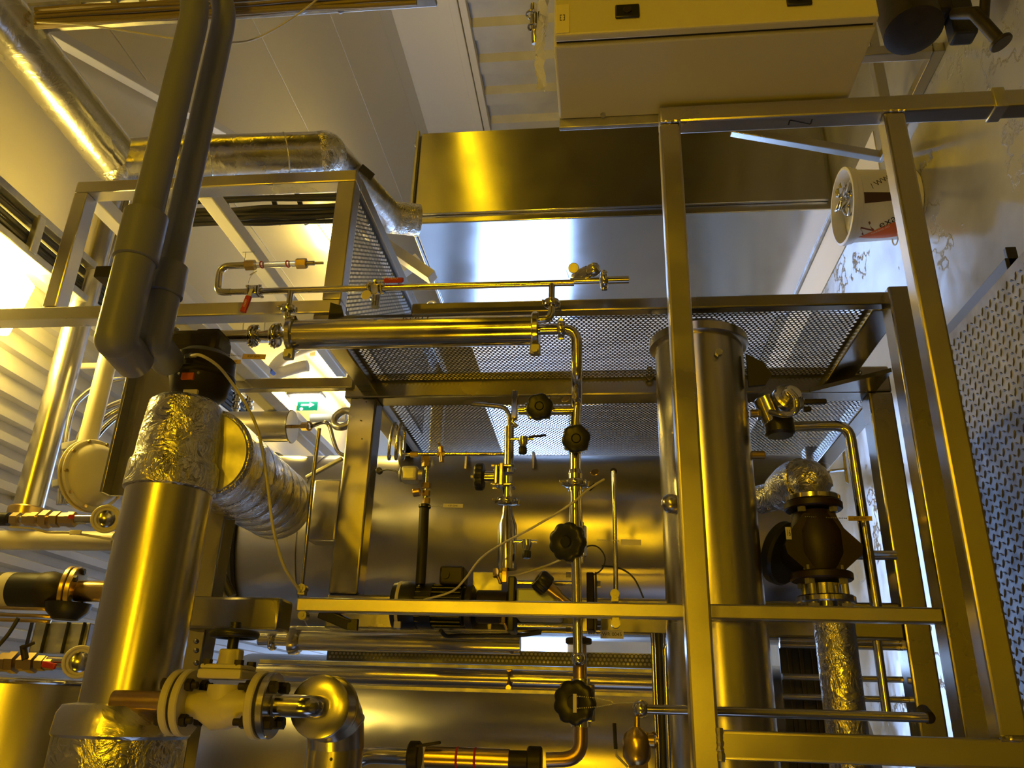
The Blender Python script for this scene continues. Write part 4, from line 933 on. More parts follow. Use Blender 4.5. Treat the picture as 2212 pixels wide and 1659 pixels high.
zp0, zp1 = P(452, 850, Y=YPL).z, P(290, 815, Y=YPL).z
xpe = P(245, 1070, Y=YPL).x; zq0 = P(446, 1434, Y=YPL).z
pb = thing('plate_beam', 'wide flat steel channel beam running behind the foil wraps', 'beam', (.1, YPL, zp0))
xt_ = P(330, 790, Y=YPL).x
obj('web', MB().box((xpe, YPL, zp0 + .004), (xt_, YPL + .008, zp1), .001), RACKM, pb)
obj('flange', MB().box((xpe, YPL - .035, zp0), (xt_, YPL + .008, zp0 + .008), .001).box((xpe, YPL - .035, zp1 - .008), (xt_, YPL + .008, zp1), .001), RACKM, pb)
obj('lower_arm', MB().box((-.6, YPL - .03, zq0), (xpe + .04, YPL + .03, zq0 + .075), .004), RACKM, pb)
for py in (1385, 1405, 1432, 1455, 1160, 1190): c = P(424, py, Y=YPL - .031); obj('plug_weld', MB().sph(c, .006, 10), RACKM, pb)
cb0, cb1 = P(388, 1358, Y=1.72), P(607, 1290, Y=1.72)
single('stub_beam', MB().box((cb0.x, 1.72, cb1.z), (cb1.x, 1.80, cb0.z), .007), RACKM, 'short dark box beam with a closed end, left of the slim rack post', 'beam')
wire('strap', 'limp dark strap hanging behind the foil branch pipe', [P(452, 1165, Y=2.2), P(466, 1200, Y=2.2), P(480, 1240, Y=2.2), P(502, 1288, Y=2.2)], .012, RUBBER, 'strap', seg=10)
wire('strap', 'paler cloth strap next to the dark strap behind the foil branch', [P(432, 1160, Y=2.2), P(446, 1210, Y=2.18), P(462, 1255, Y=2.18), P(484, 1290, Y=2.2)], .011, GALV, 'strap', seg=10)

# ================================================================== BLUE-GREY PLASTIC PIPES
def pvc(name, label, p_in, p_mid, p_bot, t0, t1, r, cup_py0, cup_py1, tail):
    t = thing(name, label, 'pipe', p_mid)
    obj('straight_pipe', MB().tube([p_in[0], p_in[1], p_mid, p_bot], r, 32, .06), PVC, t)
    d = (p_bot - p_mid).normalized(); L = (p_bot - p_mid).length
    a = p_mid + d * L * cup_py0; b = p_mid + d * L * cup_py1
    obj('coupling', MB().lathe([(0, r + .002), (.004, r + .0115), ((b - a).length - .004, r + .0115), ((b - a).length, r + .004)], a, b - a, 40), PVC, t)
    e = MB().tube([b, p_bot], r + .007, 32).sph(p_bot, r + .007, 32).tube([p_bot, p_bot + V((0, .10, .02))], r + .006, 32)
    obj('elbow', e, PVC, t); return t
YG = 1.30
g0 = P(300, 560, Y=YG); gz = (P(383, 200, Y=YG).z + P(296, 540, Y=YG).z) / 2
xe0 = P(272, 762, Y=YG).x; xg0 = P(417, 30, Y=YG).x
pvc('plastic_pipe', 'blue-grey plastic pipe, left one of the pair crossing the upper left', [V((xg0 + .30, YG + .02, gz + .075)), V((xg0 + .02, YG, gz + .006))], V((xg0 - .02, YG, gz)), V((xe0 + .028, YG, gz)), 0, 0, .0315, .65, .79, V((-.012, .06, -.03)))
YG2 = 1.40
gz2 = (P(450, 200, Y=YG2).z + P(373, 540, Y=YG2).z) / 2
xe1 = P(330, 770, Y=YG2).x; xg1 = P(470, 40, Y=YG2).x
pvc('plastic_pipe', 'blue-grey plastic pipe, right one of the pair, nearer the white frame', [V((xg1 + .30, YG2 + .02, gz2 + .11)), V((xg1 + .02, YG2, gz2 + .004))], V((xg1 - .03, YG2, gz2)), V((xe1 + .035, YG2, gz2)), 0, 0, .028, .79, .88, V((-.012, .05, -.02)))
pc = thing('pipe_support', 'dark pipe clip and bracket holding the left plastic pipe', 'bracket', P(225, 598, Y=1.36))
c0, c1 = P(213, 608, Y=1.36), P(245, 584, Y=1.36)
obj('clip_arm', MB().box((c0.x, 1.34, c1.z - .01), (c1.x, 1.42, c0.z), .002), BLSTEEL, pc)
obj('clip_bolt', MB().tube([P(236, 618, Y=1.38), P(233, 645, Y=1.38)], .003, 8), GALV, pc)

# ================================================================== DARK ACTUATOR under the inlet line
YA = 1.58
ac = thing('pneumatic_actuator', 'dark brown rounded valve actuator with an orange and a white label', 'actuator', P(435, 800, Y=YA))
c = P(436, 815, Y=YA); ra = .068
obj('actuator_bowl', MB().lathe([(.062, .030), (.056, .050), (.040, ra), (.004, ra + .002), (0, ra + .006), (-.006, ra + .006), (-.010, ra), (-.045, ra * .86), (-.062, ra * .55), (-.066, .01)], c, (1, 0, 0), 48), DKIRON, ac)
b0 = P(432, 752, Y=YA + .03); obj('valve_body', MB().box(b0 + V((-.026, -.045, -.062)), b0 + V((.030, .04, .058)), .014).box(b0 + V((.02, -.03, -.055)), b0 + V((.036, .03, .0)), .004), DKIRON, ac)
def on_bowl(px, py, hw, hh, m, nm):
    q = P(px, py, Y=c.y - ra * .93); return obj(nm, MB().box(q + V((-hh, -.004, -hw)), q + V((hh, .004, hw)), .001), m, ac)
on_bowl(406, 813, .014, .0078, ORANGE, 'orange_label'); on_bowl(412, 848, .016, .006, LABELM, 'white_label')
q = P(388, 808, Y=c.y - ra * .93); obj('cover_screw', MB().cyl(q, q + V((0, -.004, 0)), .003, 10), GALV, ac)
q = P(430, 806, Y=c.y - ra * .98); obj('cover_screw', MB().cyl(q, q + V((0, -.004, 0)), .003, 10), GALV, ac)
q = P(408, 770, Y=c.y - ra); obj('air_fitting', MB().hexnut(q, (0, .3, 1), .008, .014).cyl(q, q + V((0, 0, -.02)), .005, 10), PIPE, ac)
wire('air_hose', 'pale yellow air hose looping from the dark actuator down to the slim rack post', [P(414, 768, Y=1.50), P(435, 768, Y=1.48), P(470, 790, Y=1.52), P(500, 826, Y=1.56), P(535, 880, Y=1.58), P(560, 940, Y=1.6), P(577, 1040, Y=1.62), P(590, 1140, Y=1.64), P(610, 1215, Y=1.66), P(632, 1255, Y=1.68), P(648, 1276, Y=1.70)], .0034, CABLEL)

# ================================================================== CREAM GLOBE VALVE (pipe axis vertical, handwheel edge-on)
YGV = 1.42
def GP(px, py): return P(px, py, Y=YGV)
xg = GP(480, 1520).x
gv = thing('globe_valve', 'cream-painted cast globe valve with flanges and a black handwheel', 'valve', (xg, YGV, GP(600, 1525).z))
zf1, zf2 = GP(405, 1520).z, GP(560, 1535).z
RF = .0545
for z, nm in ((zf1, 'upper_flange'), (zf2, 'lower_flange')):
    f = obj(nm, MB().disc((xg, YGV, z), (0, 0, 1), RF, .014, 56, .002), CREAM, gv)
    s_ = 1 if z == zf1 else -1
    obj('mating_flange', MB().disc((xg, YGV, z + s_ * .019), (0, 0, 1), RF * .98, .014, 56, .002), CREAM if s_ > 0 else PIPE, f)
    obj('gasket', MB().disc((xg, YGV, z + s_ * .0095), (0, 0, 1), RF * .90, .005, 48, 0), RUBBER, f)
    for k in range(4):
        an = math.radians(45 + 90 * k); x, y = xg + math.cos(an) * RF * .72, YGV + math.sin(an) * RF * .72
        obj('flange_bolt', MB().cyl((x, y, z - .026), (x, y, z + .030 * 1), .006, 10).hexnut((x, y, z - s_ * .012), (0, 0, 1), .0105, .010).hexnut((x, y, z + s_ * .031), (0, 0, 1), .0105, .010), DKIRON, f)
zc_ = (zf1 + zf2) / 2
obj('body', MB().tube([(xg, YGV, zf1 - .004), (xg - .004, YGV, zf1 - .03), (xg - .010, YGV, zc_ + .012), (xg - .004, YGV, zc_ - .02), (xg, YGV, zf2 + .025), (xg, YGV, zf2 + .004)], [.022, .024, .034, .034, .025, .023], 32).tube([(xg - .02, YGV, zc_), (xg + .03, YGV, zc_)], [.033, .030], 32).sph((xg - .014, YGV, zc_), .036, 24, (.8, .95, 1.05)), CREAM, gv)
xb = GP(488, 1452).x
bn = obj('bonnet', MB().box((xb - .012, YGV - .036, zc_ - .038), (xb + .004, YGV + .036, zc_ + .040), .004).box((xb + .004, YGV - .034, zc_ - .036), (xb + .012, YGV + .034, zc_ + .038), .004).tube([(xb + .010, YGV, zc_), (GP(488, 1405).x, YGV, zc_)], [.022, .018], 20).box((GP(488, 1440).x, YGV - .012, zc_ - .019), (GP(490, 1402).x, YGV + .012, zc_ + .019), .004), CREAM, gv)
for i in (-1, 1):
    for j in (-1, 1): obj('bonnet_bolt', MB().hexnut((xb + .014, YGV + i * .026, zc_ + j * .028), (1, 0, 0), .008, .01), DKIRON, gv)
xh = GP(507, 1370).x
hw = MB().torus((xh, YGV, zc_), (1, 0, 0), .036, .0075, 48, 12)
for k in range(4):
    an = math.radians(20 + 90 * k); hw.tube([(xh, YGV, zc_), (xh, YGV + .035 * math.cos(an), zc_ + .035 * math.sin(an))], .0055, 10)
hw.cyl((xh - .01, YGV, zc_), (xh + .016, YGV, zc_), .010, 18, .002)
obj('handwheel', hw, BLACK, gv)
obj('stem', MB().cyl((GP(488, 1405).x, YGV, zc_), (xh + .02, YGV, zc_), .0095, 18), BLACK, gv)
c = GP(495, 1408); obj('valve_plate', MB().box(c + V((-.008, -.0135, -.010)), c + V((.0, -.0122, .008)), .0005), DKIRON, gv)
obj('inlet_stub', MB().cyl((xg, YGV, zf1 + .02), (xg, YGV, zb0 - .02), .017, 24), COPPER, gv, 'stained inlet pipe')
zo = GP(676, 1530).z
obj('outlet_pipe', MB().tube([(xg, YGV, zf2 - .02), (xg, YGV, zo), (xg, YGV + .05, zo)], .0185, 28, .03).cyl((xg, YGV, zf2 - .024), (xg, YGV, GP(598, 1530).z), .023, 28, .003), PIPE, gv)
# clad elbow after the valve
el = thing('clad_elbow', 'segmented metal-clad elbow with a golden end cap, below the globe valve', 'pipe', (xg, YGV, GP(690, 1560).z))
RCL = .051
ze = zo; y1 = YGV + .035
pts = [V((xg, y1, ze)), V((xg, y1 + .055, ze)), V((xg - .022, y1 + .095, ze)), V((xg - .062, y1 + .112, ze)), V((xg - .11, y1 + .112, ze)), V((xg - .5, y1 + .112, ze))]
obj('elbow_cladding', MB().tube([pts[0], pts[1]], RCL, 48).tube([pts[1], pts[2]], RCL * 1.004, 48).tube([pts[2], pts[3]], RCL * 1.008, 48).tube([pts[3], pts[4]], RCL * 1.004, 48).tube([pts[4], pts[5]], RCL, 48).sph(pts[1], RCL * .995, 32).sph(pts[2], RCL * .995, 32).sph(pts[3], RCL, 32), CLAD, el)
obj('end_cap', MB().lathe([(-.002, RCL * 1.03), (.002, RCL * 1.03), (.005, RCL * .96), (.006, RCL * .45)], pts[0], (0, -1, 0), 56), CLAD, el)
for p, d in ((pts[1], V((0, 1, 0))), (pts[2], pts[2] - pts[3]), (pts[4], V((1, 0, 0)))):
    obj('swaged_bead', MB().torus(p, d, RCL * 1.012, .0018, 48, 6), CLAD, el)
c = P(715, 1640, Y=YGV + .147 - RCL); obj('seam_rivet', MB().sph(c, .003, 8), PIPE, el)

# ================================================================== VERTICAL PIPES between the tanks, perforated tray
YQ = 2.36
def upright(name, label, y0, y1, px0, px1, m, Y=YQ, extra=None):
    a = P(1000, y0, Y=Y).x; b = P(1000, y1, Y=Y).x; x = (a + b) / 2; r = abs(a - b) / 2
    t = thing(name, label, 'pipe', (x, Y, P(px1, y0, Y=Y).z))
    z1, z2 = P(px0, y0, Y=Y).z, P(px1, y0, Y=Y).z
    obj('pipe_run', MB().cyl((x, Y, z1), (x, Y, z2), r, 40), m, t); return t, x, r, z1, z2
t, x, r, z1, z2 = upright('upright_clad_pipe', 'wide upright steel pipe just below the slim rack post, with a clamped upper end', 1368, 1413, 638, 1125, CLAD)
obj('upper_collar', MB().lathe([(0, r * 1.2), (.01, r * 1.45), (.03, r * 1.45), (.036, r)], (x, YQ, z1 - .02), (0, 0, 1), 40), CLAD, t)
obj('narrow_neck', MB().cyl((x, YQ, z1), (x, YQ, P(560, 1380, Y=YQ).z), .017, 24), PIPE, t)
clamp((x, YQ, P(590, 1380, Y=YQ).z), (0, 0, 1), .022, (.3, -1, 0), t)
t, x, r, z1, z2 = upright('upright_clad_pipe', 'longer upright steel pipe further down, reaching behind the filter housing', 1444, 1484, 560, 1520, CLAD)
cz = P(1102, 1465, Y=YQ).z
obj('pipe_clamp', MB().torus((x, YQ, cz), (0, 0, 1), r + .002, .003, 40, 8).hexnut((x + r, YQ - r, cz), (0, 1, 0), .008, .03).hexnut((x - r, YQ - r, cz), (0, 1, 0), .008, .03), BRASS, t)
for y, lb in ((1438, 'thin steel rail along the upper edge of the longer upright pipe'), (1489, 'thin steel rail along the lower edge of the longer upright pipe'), (1363, 'thin steel rail below the metering pump')):
    a, b = ZT(560 if y != 1363 else 640, 1480, y + 2, 2.30); single('support_rail', MB().beam(a, b, .010, .006, bev=.001), GALV, lb, 'rail')
a, b = ZT(705, 1490, 1425, 2.40); hw_ = abs(P(1000, 1415, Y=2.4).x - P(1000, 1437, Y=2.4).x) / 2
pt = thing('perforated_tray', 'upright perforated cable tray strip between the two upright pipes', 'cable tray', b)
obj('perforated_strip', perforated(lambda u, v: (a.x - hw_ + v, 2.40, b.z + u), (a - b).length, hw_ * 2 + .012, .0118, .0078, .002), SHEET, pt)
obj('tray_backing', MB().box((a.x - hw_, 2.412, b.z), (a.x + hw_ + .012, 2.415, a.z)), GALV, pt)
a, b = ZT(900, 1120, 1374, 2.2); single('flexible_conduit', MB().tube([P(952, 1362, Y=2.15), P(962, 1375, Y=2.18), V((a.x, 2.2, P(985, 1376, Y=2.2).z)), V((P(1130, 1372, Y=2.2).x, 2.2, P(1130, 1372, Y=2.2).z)), P(1168, 1366, Y=2.19)], .0055, 12, .02), CABLE, 'dark conduit curving below the metering pump', 'cable')
# thin tube bundle and drain line near the housing
for i, (xa, xb_) in enumerate(((1404, 1423), (1409, 1431), (1417, 1440), (1426, 1452))):
    a = P(xa, 1368, Y=2.05); b = P(xb_, 1659, Y=2.05); zz = (a.z + b.z) / 2
    single('bundle_tube', MB().cyl((a.x, 2.05 + .01 * (i % 2), P((xa + xb_) / 2, 1510, Y=2.05).z), (b.x - .05, 2.05 + .01 * (i % 2), P((xa + xb_) / 2, 1510, Y=2.05).z), .0042 if i != 2 else .007, 12), PIPE if i != 2 else CABLE, ('outermost thin tube of the bundle, farthest from the filter housing', 'second thin tube of the bundle beside the filter housing', 'thicker dark tube in the bundle beside the filter housing', 'bundle tube nearest the filter housing')[i], 'tube')
single('bent_tube', MB().tube([P(1448, 1388, Y=2.0), P(1436, 1398, Y=2.0), P(1437, 1430, Y=2.0), P(1446, 1659, Y=2.0)], .0045, 12, .02), PIPE, 'thin tube with a bent top tucked against the filter housing', 'tube')
YD = 1.60
dl_ = thing('drain_pipe', 'long slim upright pipe crossing behind the support beam near the picture bottom', 'pipe', P(1700, 1540, Y=YD))
a, b = ZT(1385, 2000, 1541, YD)
obj('pipe_run', MB().cyl(a, b, .0085, 20), PIPE, dl_)
obj('elbow_fitting', MB().sph(a, .014, 18).torus(a + V((0, 0, .0)), (0, -1, .2), .012, .004, 20, 8), PIPE, dl_)
obj('end_elbow', MB().tube([b, b + V((-.0, 0, -.004)), b + V((.012, .03, -.006))], .011, 16), DKIRON, dl_)
rv = thing('relief_valve', 'brass relief valve with a round side outlet, hanging below the thin pipe elbow', 'valve', P(1380, 1590, Y=YD))
def RP(px, py): return P(px, py, Y=YD)
obj('inlet_neck', MB().cyl(RP(1376, 1548), RP(1376, 1580), .0055, 14), BRASS, rv)
obj('valve_body', MB().lathe([(0, .008), (.012, .022), (.022, .025), (.05, .025), (.062, .017), (.068, .008)], RP(1374, 1570), (-1, 0, -.0), 28), BRASS, rv)
c = RP(1412, 1599); obj('side_outlet', MB().tube([RP(1385, 1598), c], .013, 20).torus(c, (0, -.6, -.8), .012, .0025, 20, 8), BRASS, rv)
obj('lower_union', MB().hexnut(RP(1378, 1632), (1, 0, 0), .010, .012).hexnut(RP(1379, 1648), (1, 0, 0), .018, .016), BRASS, rv)
obj('test_lever', MB().tube([RP(1327, 1565), RP(1330, 1620), RP(1332, 1632), RP(1356, 1657)], .0022, 8), GALV, rv)
obj('lever_grip', MB().tube([RP(1327, 1562), RP(1330, 1618)], .0035, 8), BLACK, rv)
sk0, sk1 = P(1682, 1395, Y=2.42), P(1815, 1640, Y=2.42)
sk = thing('skirt_panel', 'dark ribbed panel low down behind the foil-wrapped pipe', 'panel', (.1, 2.42, sk1.z))
obj('panel_sheet', MB().box((sk1.x - .15, 2.42, sk1.z), (sk0.x, 2.43, sk0.z), .002), BLSTEEL, sk)
for px in (1712, 1738, 1765): q = P(px, 1500, Y=2.42); obj('panel_rib', MB().box((sk1.x - .15, 2.408, q.z - .006), (sk0.x - .005, 2.42, q.z + .006), .002), DKIRON, sk)
# ================================================================== FOIL DUCT under the ceiling
d0 = [P(-75, -60, t=2.2), P(60, 110, t=2.35), P(250, 352, t=2.62)]
RD = .080
fd_ = thing('foil_air_duct', 'foil-covered air duct bending from the ceiling down to the stainless cabinet', 'duct', P(450, 335, t=2.8))
k1 = P(256, 350, t=2.68); k2 = P(702, 330, t=2.92)
zv_ = V((k1.x, k1.y, k1.z))
obj('ceiling_run', MB().tube([d0[0], k1], RD, 40), FOILS, fd_)
obj('corner_wrap', MB().sph(k1, RD * 1.03, 28), FOIL, fd_)
k2 = V((k1.x + .10, k1.y + .12, k2.z))
k2 = P(700, 332, t=2.92)
obj('drop_run', MB().tube([k1, k2], RD * .98, 40), FOILS, fd_)
for q in (.42, .80): obj('tape_band', MB().torus(k1.lerp(k2, q), k2 - k1, RD * .985, .003, 40, 6), FOIL, fd_)
k3 = P(838, 468, t=3.95)
obj('sloping_run', MB().tube([k2, k3], RD * .99, 40), FOILS, fd_)
for q in (k2, k3): obj('mitre_wrap', MB().sph(q, RD * 1.02, 28), FOIL, fd_)
k4 = P(905, 476, t=4.0); obj('cabinet_run', MB().tube([k3, V((k4.x, k4.y, k4.z))], RD, 40), FOIL, fd_)
c = P(792, 372, t=3.1); obj('torn_patch', MB().obox(c, (.03, .004, .03), Matrix.Rotation(.6, 3, 'Z') @ Matrix.Rotation(.8, 3, 'X'), .001), DKIRON, fd_)

# ================================================================== CABLES
def bundle(n, name, label, group, fn, r, m):
    for i in range(n):
        wire(name, label, fn(i), r * random.uniform(.8, 1.25), m, 'cable', group)
ld = thing('cable_ladder', 'light cable ladder standing against the far wall at the top left', 'cable ladder', P(300, 30, Y=1.6))
for y in (-12, 30):
    a, b = ZT(75, 940, y - 0, 1.62); obj('side_rail', MB().beam(a, b, .015, .03), GALV, ld)
for px in (160, 238, 300, 640, 720): 
    a = P(px, -16, Y=1.61); b = P(px + 18, 26, Y=1.61); obj('rung', MB().beam(a, b, .012, .018), GALV, ld)
def fa(i):
    y = 8 + 6.2 * i; o = random.uniform(-3, 3)
    return [P(x, y + o + 42 - (x - 60) * .062 - 26 + random.uniform(-2.2, 2.2), Y=1.56 - .006 * (i % 3)) for x in (76, 180, 300, 420, 540, 660, 780, 900)]
bundle(7, 'bundled_cable', 'brown-lit cable strapped to the light ladder along the upper left picture edge', 'cables strapped to the upper left ladder', fa, .0055, CABLEB)
wire('loose_cable', 'single thin pale cable sagging across the white ceiling panels', [P(80, 48, Y=1.53), P(200, 56, Y=1.53), P(380, 84, Y=1.53), P(500, 92, Y=1.53), P(560, 80, Y=1.53), P(630, 40, Y=1.53), P(690, -5, Y=1.53)], .0025, CABLEL)
lm = thing('cable_ladder', 'dark cable ladder seen through the upper white frame', 'cable ladder', P(500, 440, Y=2.75))
for y in (418, 470):
    a, b = ZT(290, 735, y, 2.8); obj('side_rail', MB().beam(a, b, .014, .024), GALV, lm)
for px in (380, 480, 585, 640):
    obj('rung', MB().beam(P(px, 412, Y=2.79), P(px + 22, 484, Y=2.79), .018, .02), BLSTEEL, lm)
def fb(i):
    y = (428, 434, 452, 458, 465, 472, 478, 484)[i]
    return [P(x, y + (x - 500) * -.022 + random.uniform(-2.5, 2.5) + (6 if x < 400 else 0), Y=2.72 - .01 * (i % 3)) for x in (288, 360, 430, 500, 570, 640, 738)]
bundle(8, 'bundled_cable', 'dark cable in the ladder seen through the upper white frame', 'dark cables behind the upper frame', fb, .010, CABLE)
lt = thing('cable_ladder', 'overhead cable ladder beside the glaring lamp at the left edge', 'cable ladder', P(100, 470, Z=1.6))
A0, A1 = P(-30, 372, Z=1.62), P(205, 585, Z=1.62); B0, B1 = P(-30, 470, Z=1.62), P(160, 640, Z=1.62)
XA_, XB_ = (A0.x + A1.x) / 2, (B0.x + B1.x) / 2
obj('side_rail', MB().box((XA_ - .012, A0.y - .5, 1.60), (XA_ + .012, A1.y + 1.2, 1.66), .003), GALV, lt)
obj('side_rail', MB().box((XB_ - .012, A0.y - .5, 1.60), (XB_ + .012, A1.y + 1.2, 1.66), .003), GALV, lt)
for i in range(4):
    y = P(75, 495, Z=1.6).y + (i - 1) * .30; obj('rung', MB().box((XB_, y, 1.595), (XA_, y + .03, 1.615), .003), GALV, lt)
def fc(i):
    x = XB_ + (XA_ - XB_) * (.1 + .11 * i)
    return [V((x + random.uniform(-.008, .008), A0.y - .5 + .4 * k, 1.628 + .004 * (i % 2))) for k in range(7)]
bundle(8, 'bundled_cable', 'cable lying in the overhead ladder beside the glaring lamp', 'cables in the overhead ladder', fc, .009, CABLE)

# ================================================================== FAR LEFT PIPEWORK
def xpipe(name, label, x_mid, y0, y1, w_px, Y, m, cat='pipe'):
    a, b = XT(x_mid, y0, y1, Y); r = w_px / 2 * P(x_mid, (y0 + y1) / 2, Y=Y).length / F * .82
    return single(name, MB().cyl(a, b, r, 40), m, label, cat)
pl = thing('clad_riser_pipe', 'tall shiny clad pipe crossing the far left behind the white frame post', 'pipe', P(150, 800, Y=2.1))
a, b = XT(148, 430, 1108, 2.1); rr = .040
obj('cladding', MB().cyl(a, b, rr, 48), CLAD, pl); obj('lower_flange', MB().disc(b, (1, 0, 0), rr * 1.25, .03, 40, .004), BRASS, pl)
obj('top_cone', MB().tube([a, a + V((.05, .0, .0))], [rr, rr * .7], 32), CLAD, pl)
xpipe('plain_pipe', 'matt cream pipe right of the tall clad pipe', 212, 760, 965, 42, 2.05, CREAM)
xpipe('plain_pipe', 'narrow shiny pipe behind the left plastic pipe, seen inside the upper frame', 252, 380, 620, 22, 2.4, CLAD)
a, b = ZT(-20, 245, 792, 2.35); single('white_conduit', MB().cyl(a, b, .011, 16), WHITE, 'thin white conduit crossing the far left corrugated ceiling', 'conduit')
a, b = ZT(-10, 60, 1077, 2.3); single('thin_rail', MB().beam(a, b, .012, .012), GALV, 'thin perforated rail at the left picture edge', 'rail')
for i, (pts, lb) in enumerate((([(292, 818), (240, 822), (185, 850), (150, 905), (128, 1090)], 'outermost of the bright curved steel hoses at the left'), ([(290, 858), (235, 878), (195, 905), (165, 960), (140, 1090)], 'second of the bright curved steel hoses at the left'), ([(290, 868), (245, 890), (205, 922), (175, 975), (150, 1090)], 'third of the bright curved steel hoses at the left'), ([(288, 880), (250, 902), (215, 935), (185, 985), (160, 1085)], 'innermost of the bright curved steel hoses at the left'))):
    wire('steel_hose', lb, [P(x, y, Y=2.25 + .01 * i) for x, y in pts], .009, PIPE, 'hose', seg=12)
for px, py in ((160, 962), (140, 1042)):
    q = P(px, py, Y=2.22); single('hose_strap', MB().obox(q, (.012, .012, .035), Matrix.Rotation(-.2, 3, 'Y'), .003), GALV, 'bluish strap around the steel hoses, ' + ('upper one' if py < 1000 else 'lower one'), 'strap')
fan = thing('round_fan_housing', 'round yellow-lit flanged housing beside the big foil wrap', 'housing', P(215, 1020, Y=1.95))
c = P(196, 1028, Y=1.98); axf = V((.1, -.62, .72)).normalized(); axf = (V((.06, -.30, -.95))).normalized()
obj('back_flange', MB().disc(c, axf, .100, .008, 56, .002), CREAM, fan)
obj('front_flange', MB().disc(c + axf * .014, axf, .098, .010, 56, .003), CREAM, fan)
obj('dome', MB().lathe([(.018, .086), (.030, .082), (.046, .062), (.054, .034), (.056, .006)], c, axf, 56), CREAM, fan)
u = axf.orthogonal().normalized(); w2 = axf.cross(u)
for k in range(10):
    an = 2 * math.pi * k / 10; obj('flange_bolt', MB().cyl(c + (u * math.cos(an) + w2 * math.sin(an)) * .092 - axf * .008, c + (u * math.cos(an) + w2 * math.sin(an)) * .092 + axf * .024, .0045, 10), BRASS, fan)
vt = thing('valve_train', 'brass valve train with a red lever at the left edge', 'valve', P(120, 1125, Y=1.95))
def LP(px, py, Y=1.95): return P(px, py, Y=Y)
a, b = ZT(-20, 240, 1122, 1.95)
obj('pipe_run', MB().cyl(a, b, .010, 18), PIPE, vt)
for px, r in ((35, .018), (62, .017), (75, .019), (100, .024), (122, .021), (140, .018), (155, .020), (178, .012)): obj('fitting', MB().hexnut((a.x, 1.95, LP(px, 1122).z), (0, 0, 1), r, .020), BRASS, vt)
obj('black_end', MB().cyl((a.x, 1.95, LP(-20, 1122).z), (a.x, 1.95, LP(20, 1122).z), .018, 18), BLACK, vt)
obj('red_grip', MB().beam(LP(148, 1116, 1.92), LP(190, 1118, 1.92), .012, .008), RED, vt)
def sight(label, px, py, Y, R):
    c = P(px, py, Y=Y); ax = (V((.0, 0, 0)) - c).normalized(); t = thing('sight_glass', label, 'sight glass', c)
    obj('rim', MB().torus(c, ax, R, R * .13, 48, 10).lathe([(-.06, R * .95), (0, R)], c, ax, 48), CREAM, t)
    obj('lens', MB().lathe([(0, R * .80), (.004, R * .7), (.007, R * .4), (.008, .001)], c - ax * .004, ax, 40), PIPE, t)
    obj('tail_pipe', MB().cyl(c - ax * .06 + V((0, 0, .01)), c - ax * .06 + V((0, 0, .08)), R * .35, 18), PIPE, t); return t
sight('round sight glass at the end of the valve train, beside the foil wrap', 229, 1121, 1.85, .031)
sight('second round sight glass, beside the middle of the big clad pipe', 172, 1430, 1.85, .033)
a, b = ZT(-20, 252, 1168, 2.1); single('cross_pipe', MB().cyl(a, b, .027, 32), CREAM, 'smooth yellow-lit pipe below the upper valve train at the left edge', 'pipe')
wire('slack_cable', 'thin pale cables drooping along the yellow-lit cross pipe', [LP(20, 1138), LP(70, 1142), LP(105, 1150), LP(150, 1151), LP(200, 1158), LP(245, 1166)], .003, CABLEL)
q = LP(163, 1150, 1.93); single('cable_marker', MB().box(q + V((-.006, -.003, -.016)), q + V((.006, .003, .016)), .002), LABELM, 'small yellow marker clipped to the drooping cable', 'marker')
em = thing('electric_motor', 'black electric motor with a flanged end at the left edge', 'motor', P(90, 1275, Y=1.95))
zc_m = P(60, 1275, Y=1.95); xm_ = zc_m.x
def MZ(px): return P(px, 1275, Y=1.95).z
obj('motor_body', MB().lathe([(0, .036), (.004, .044), (MZ(0) - MZ(98), .044), (MZ(0) - MZ(104), .036)], (xm_, 1.95, MZ(-4)), (0, 0, -1), 40), BLACK, em)
obj('pale_band', MB().lathe([(0, .0445), (.028, .0445)], (xm_, 1.95, MZ(12)), (0, 0, -1), 40), CREAM, em)
obj('bell', MB().lathe([(0, .046), (.02, .048), (.05, .040), (.06, .030)], (xm_, 1.95, MZ(95)), (0, 0, -1), 40), DKIRON, em)
fgl = obj('flange', MB().disc((xm_ + .0, 1.95, MZ(150)), (0, -.25, 1), .062, .012, 48, .002).disc((xm_, 1.95, MZ(163)), (0, -.25, 1), .060, .014, 48, .002), BRASS, em)
for k in range(6):
    an = 2 * math.pi * k / 6; p = V((xm_ + .048 * math.cos(an), 1.95 + .048 * math.sin(an), MZ(158) + .012 * math.sin(an))); obj('flange_bolt', MB().hexnut(p + V((0, 0, -.012)), (0, -.25, 1), .008, .016), DKIRON, fgl)
obj('shaft_cover', MB().cyl((xm_, 1.95, MZ(165)), (xm_, 1.95, MZ(238)), .026, 28, .003), BRASS, em)
wi = P(143, 1330, Y=1.95); obj('black_skirt', MB().lathe([(0, .055), (.02, .05), (.04, .03)], wi + V((.03, 0, 0)), (-1, 0, 0), 40), BLACK, em)
for i, y in enumerate((1312, 1327, 1338)):
    wire('instrument_hose', ('upper', 'middle', 'lower')[i] + ' of three thin brass-lit hoses under the black motor', [P(-10, y, Y=1.92), P(40, y + 2, Y=1.92), P(80, y + 3, Y=1.92), P(110, y + 5, Y=1.93)], .0045, BRASS, 'hose')
wire('slack_cable', 'dark cable sloping down at the left edge below the hoses', [P(40, 1335, Y=1.9), P(18, 1370, Y=1.9), P(-8, 1400, Y=1.9)], .005, CABLE)
tc2 = thing('wiring_trunking', 'grey slotted trunking and wiring behind the black motor', 'trunking', P(120, 1370, Y=2.1))
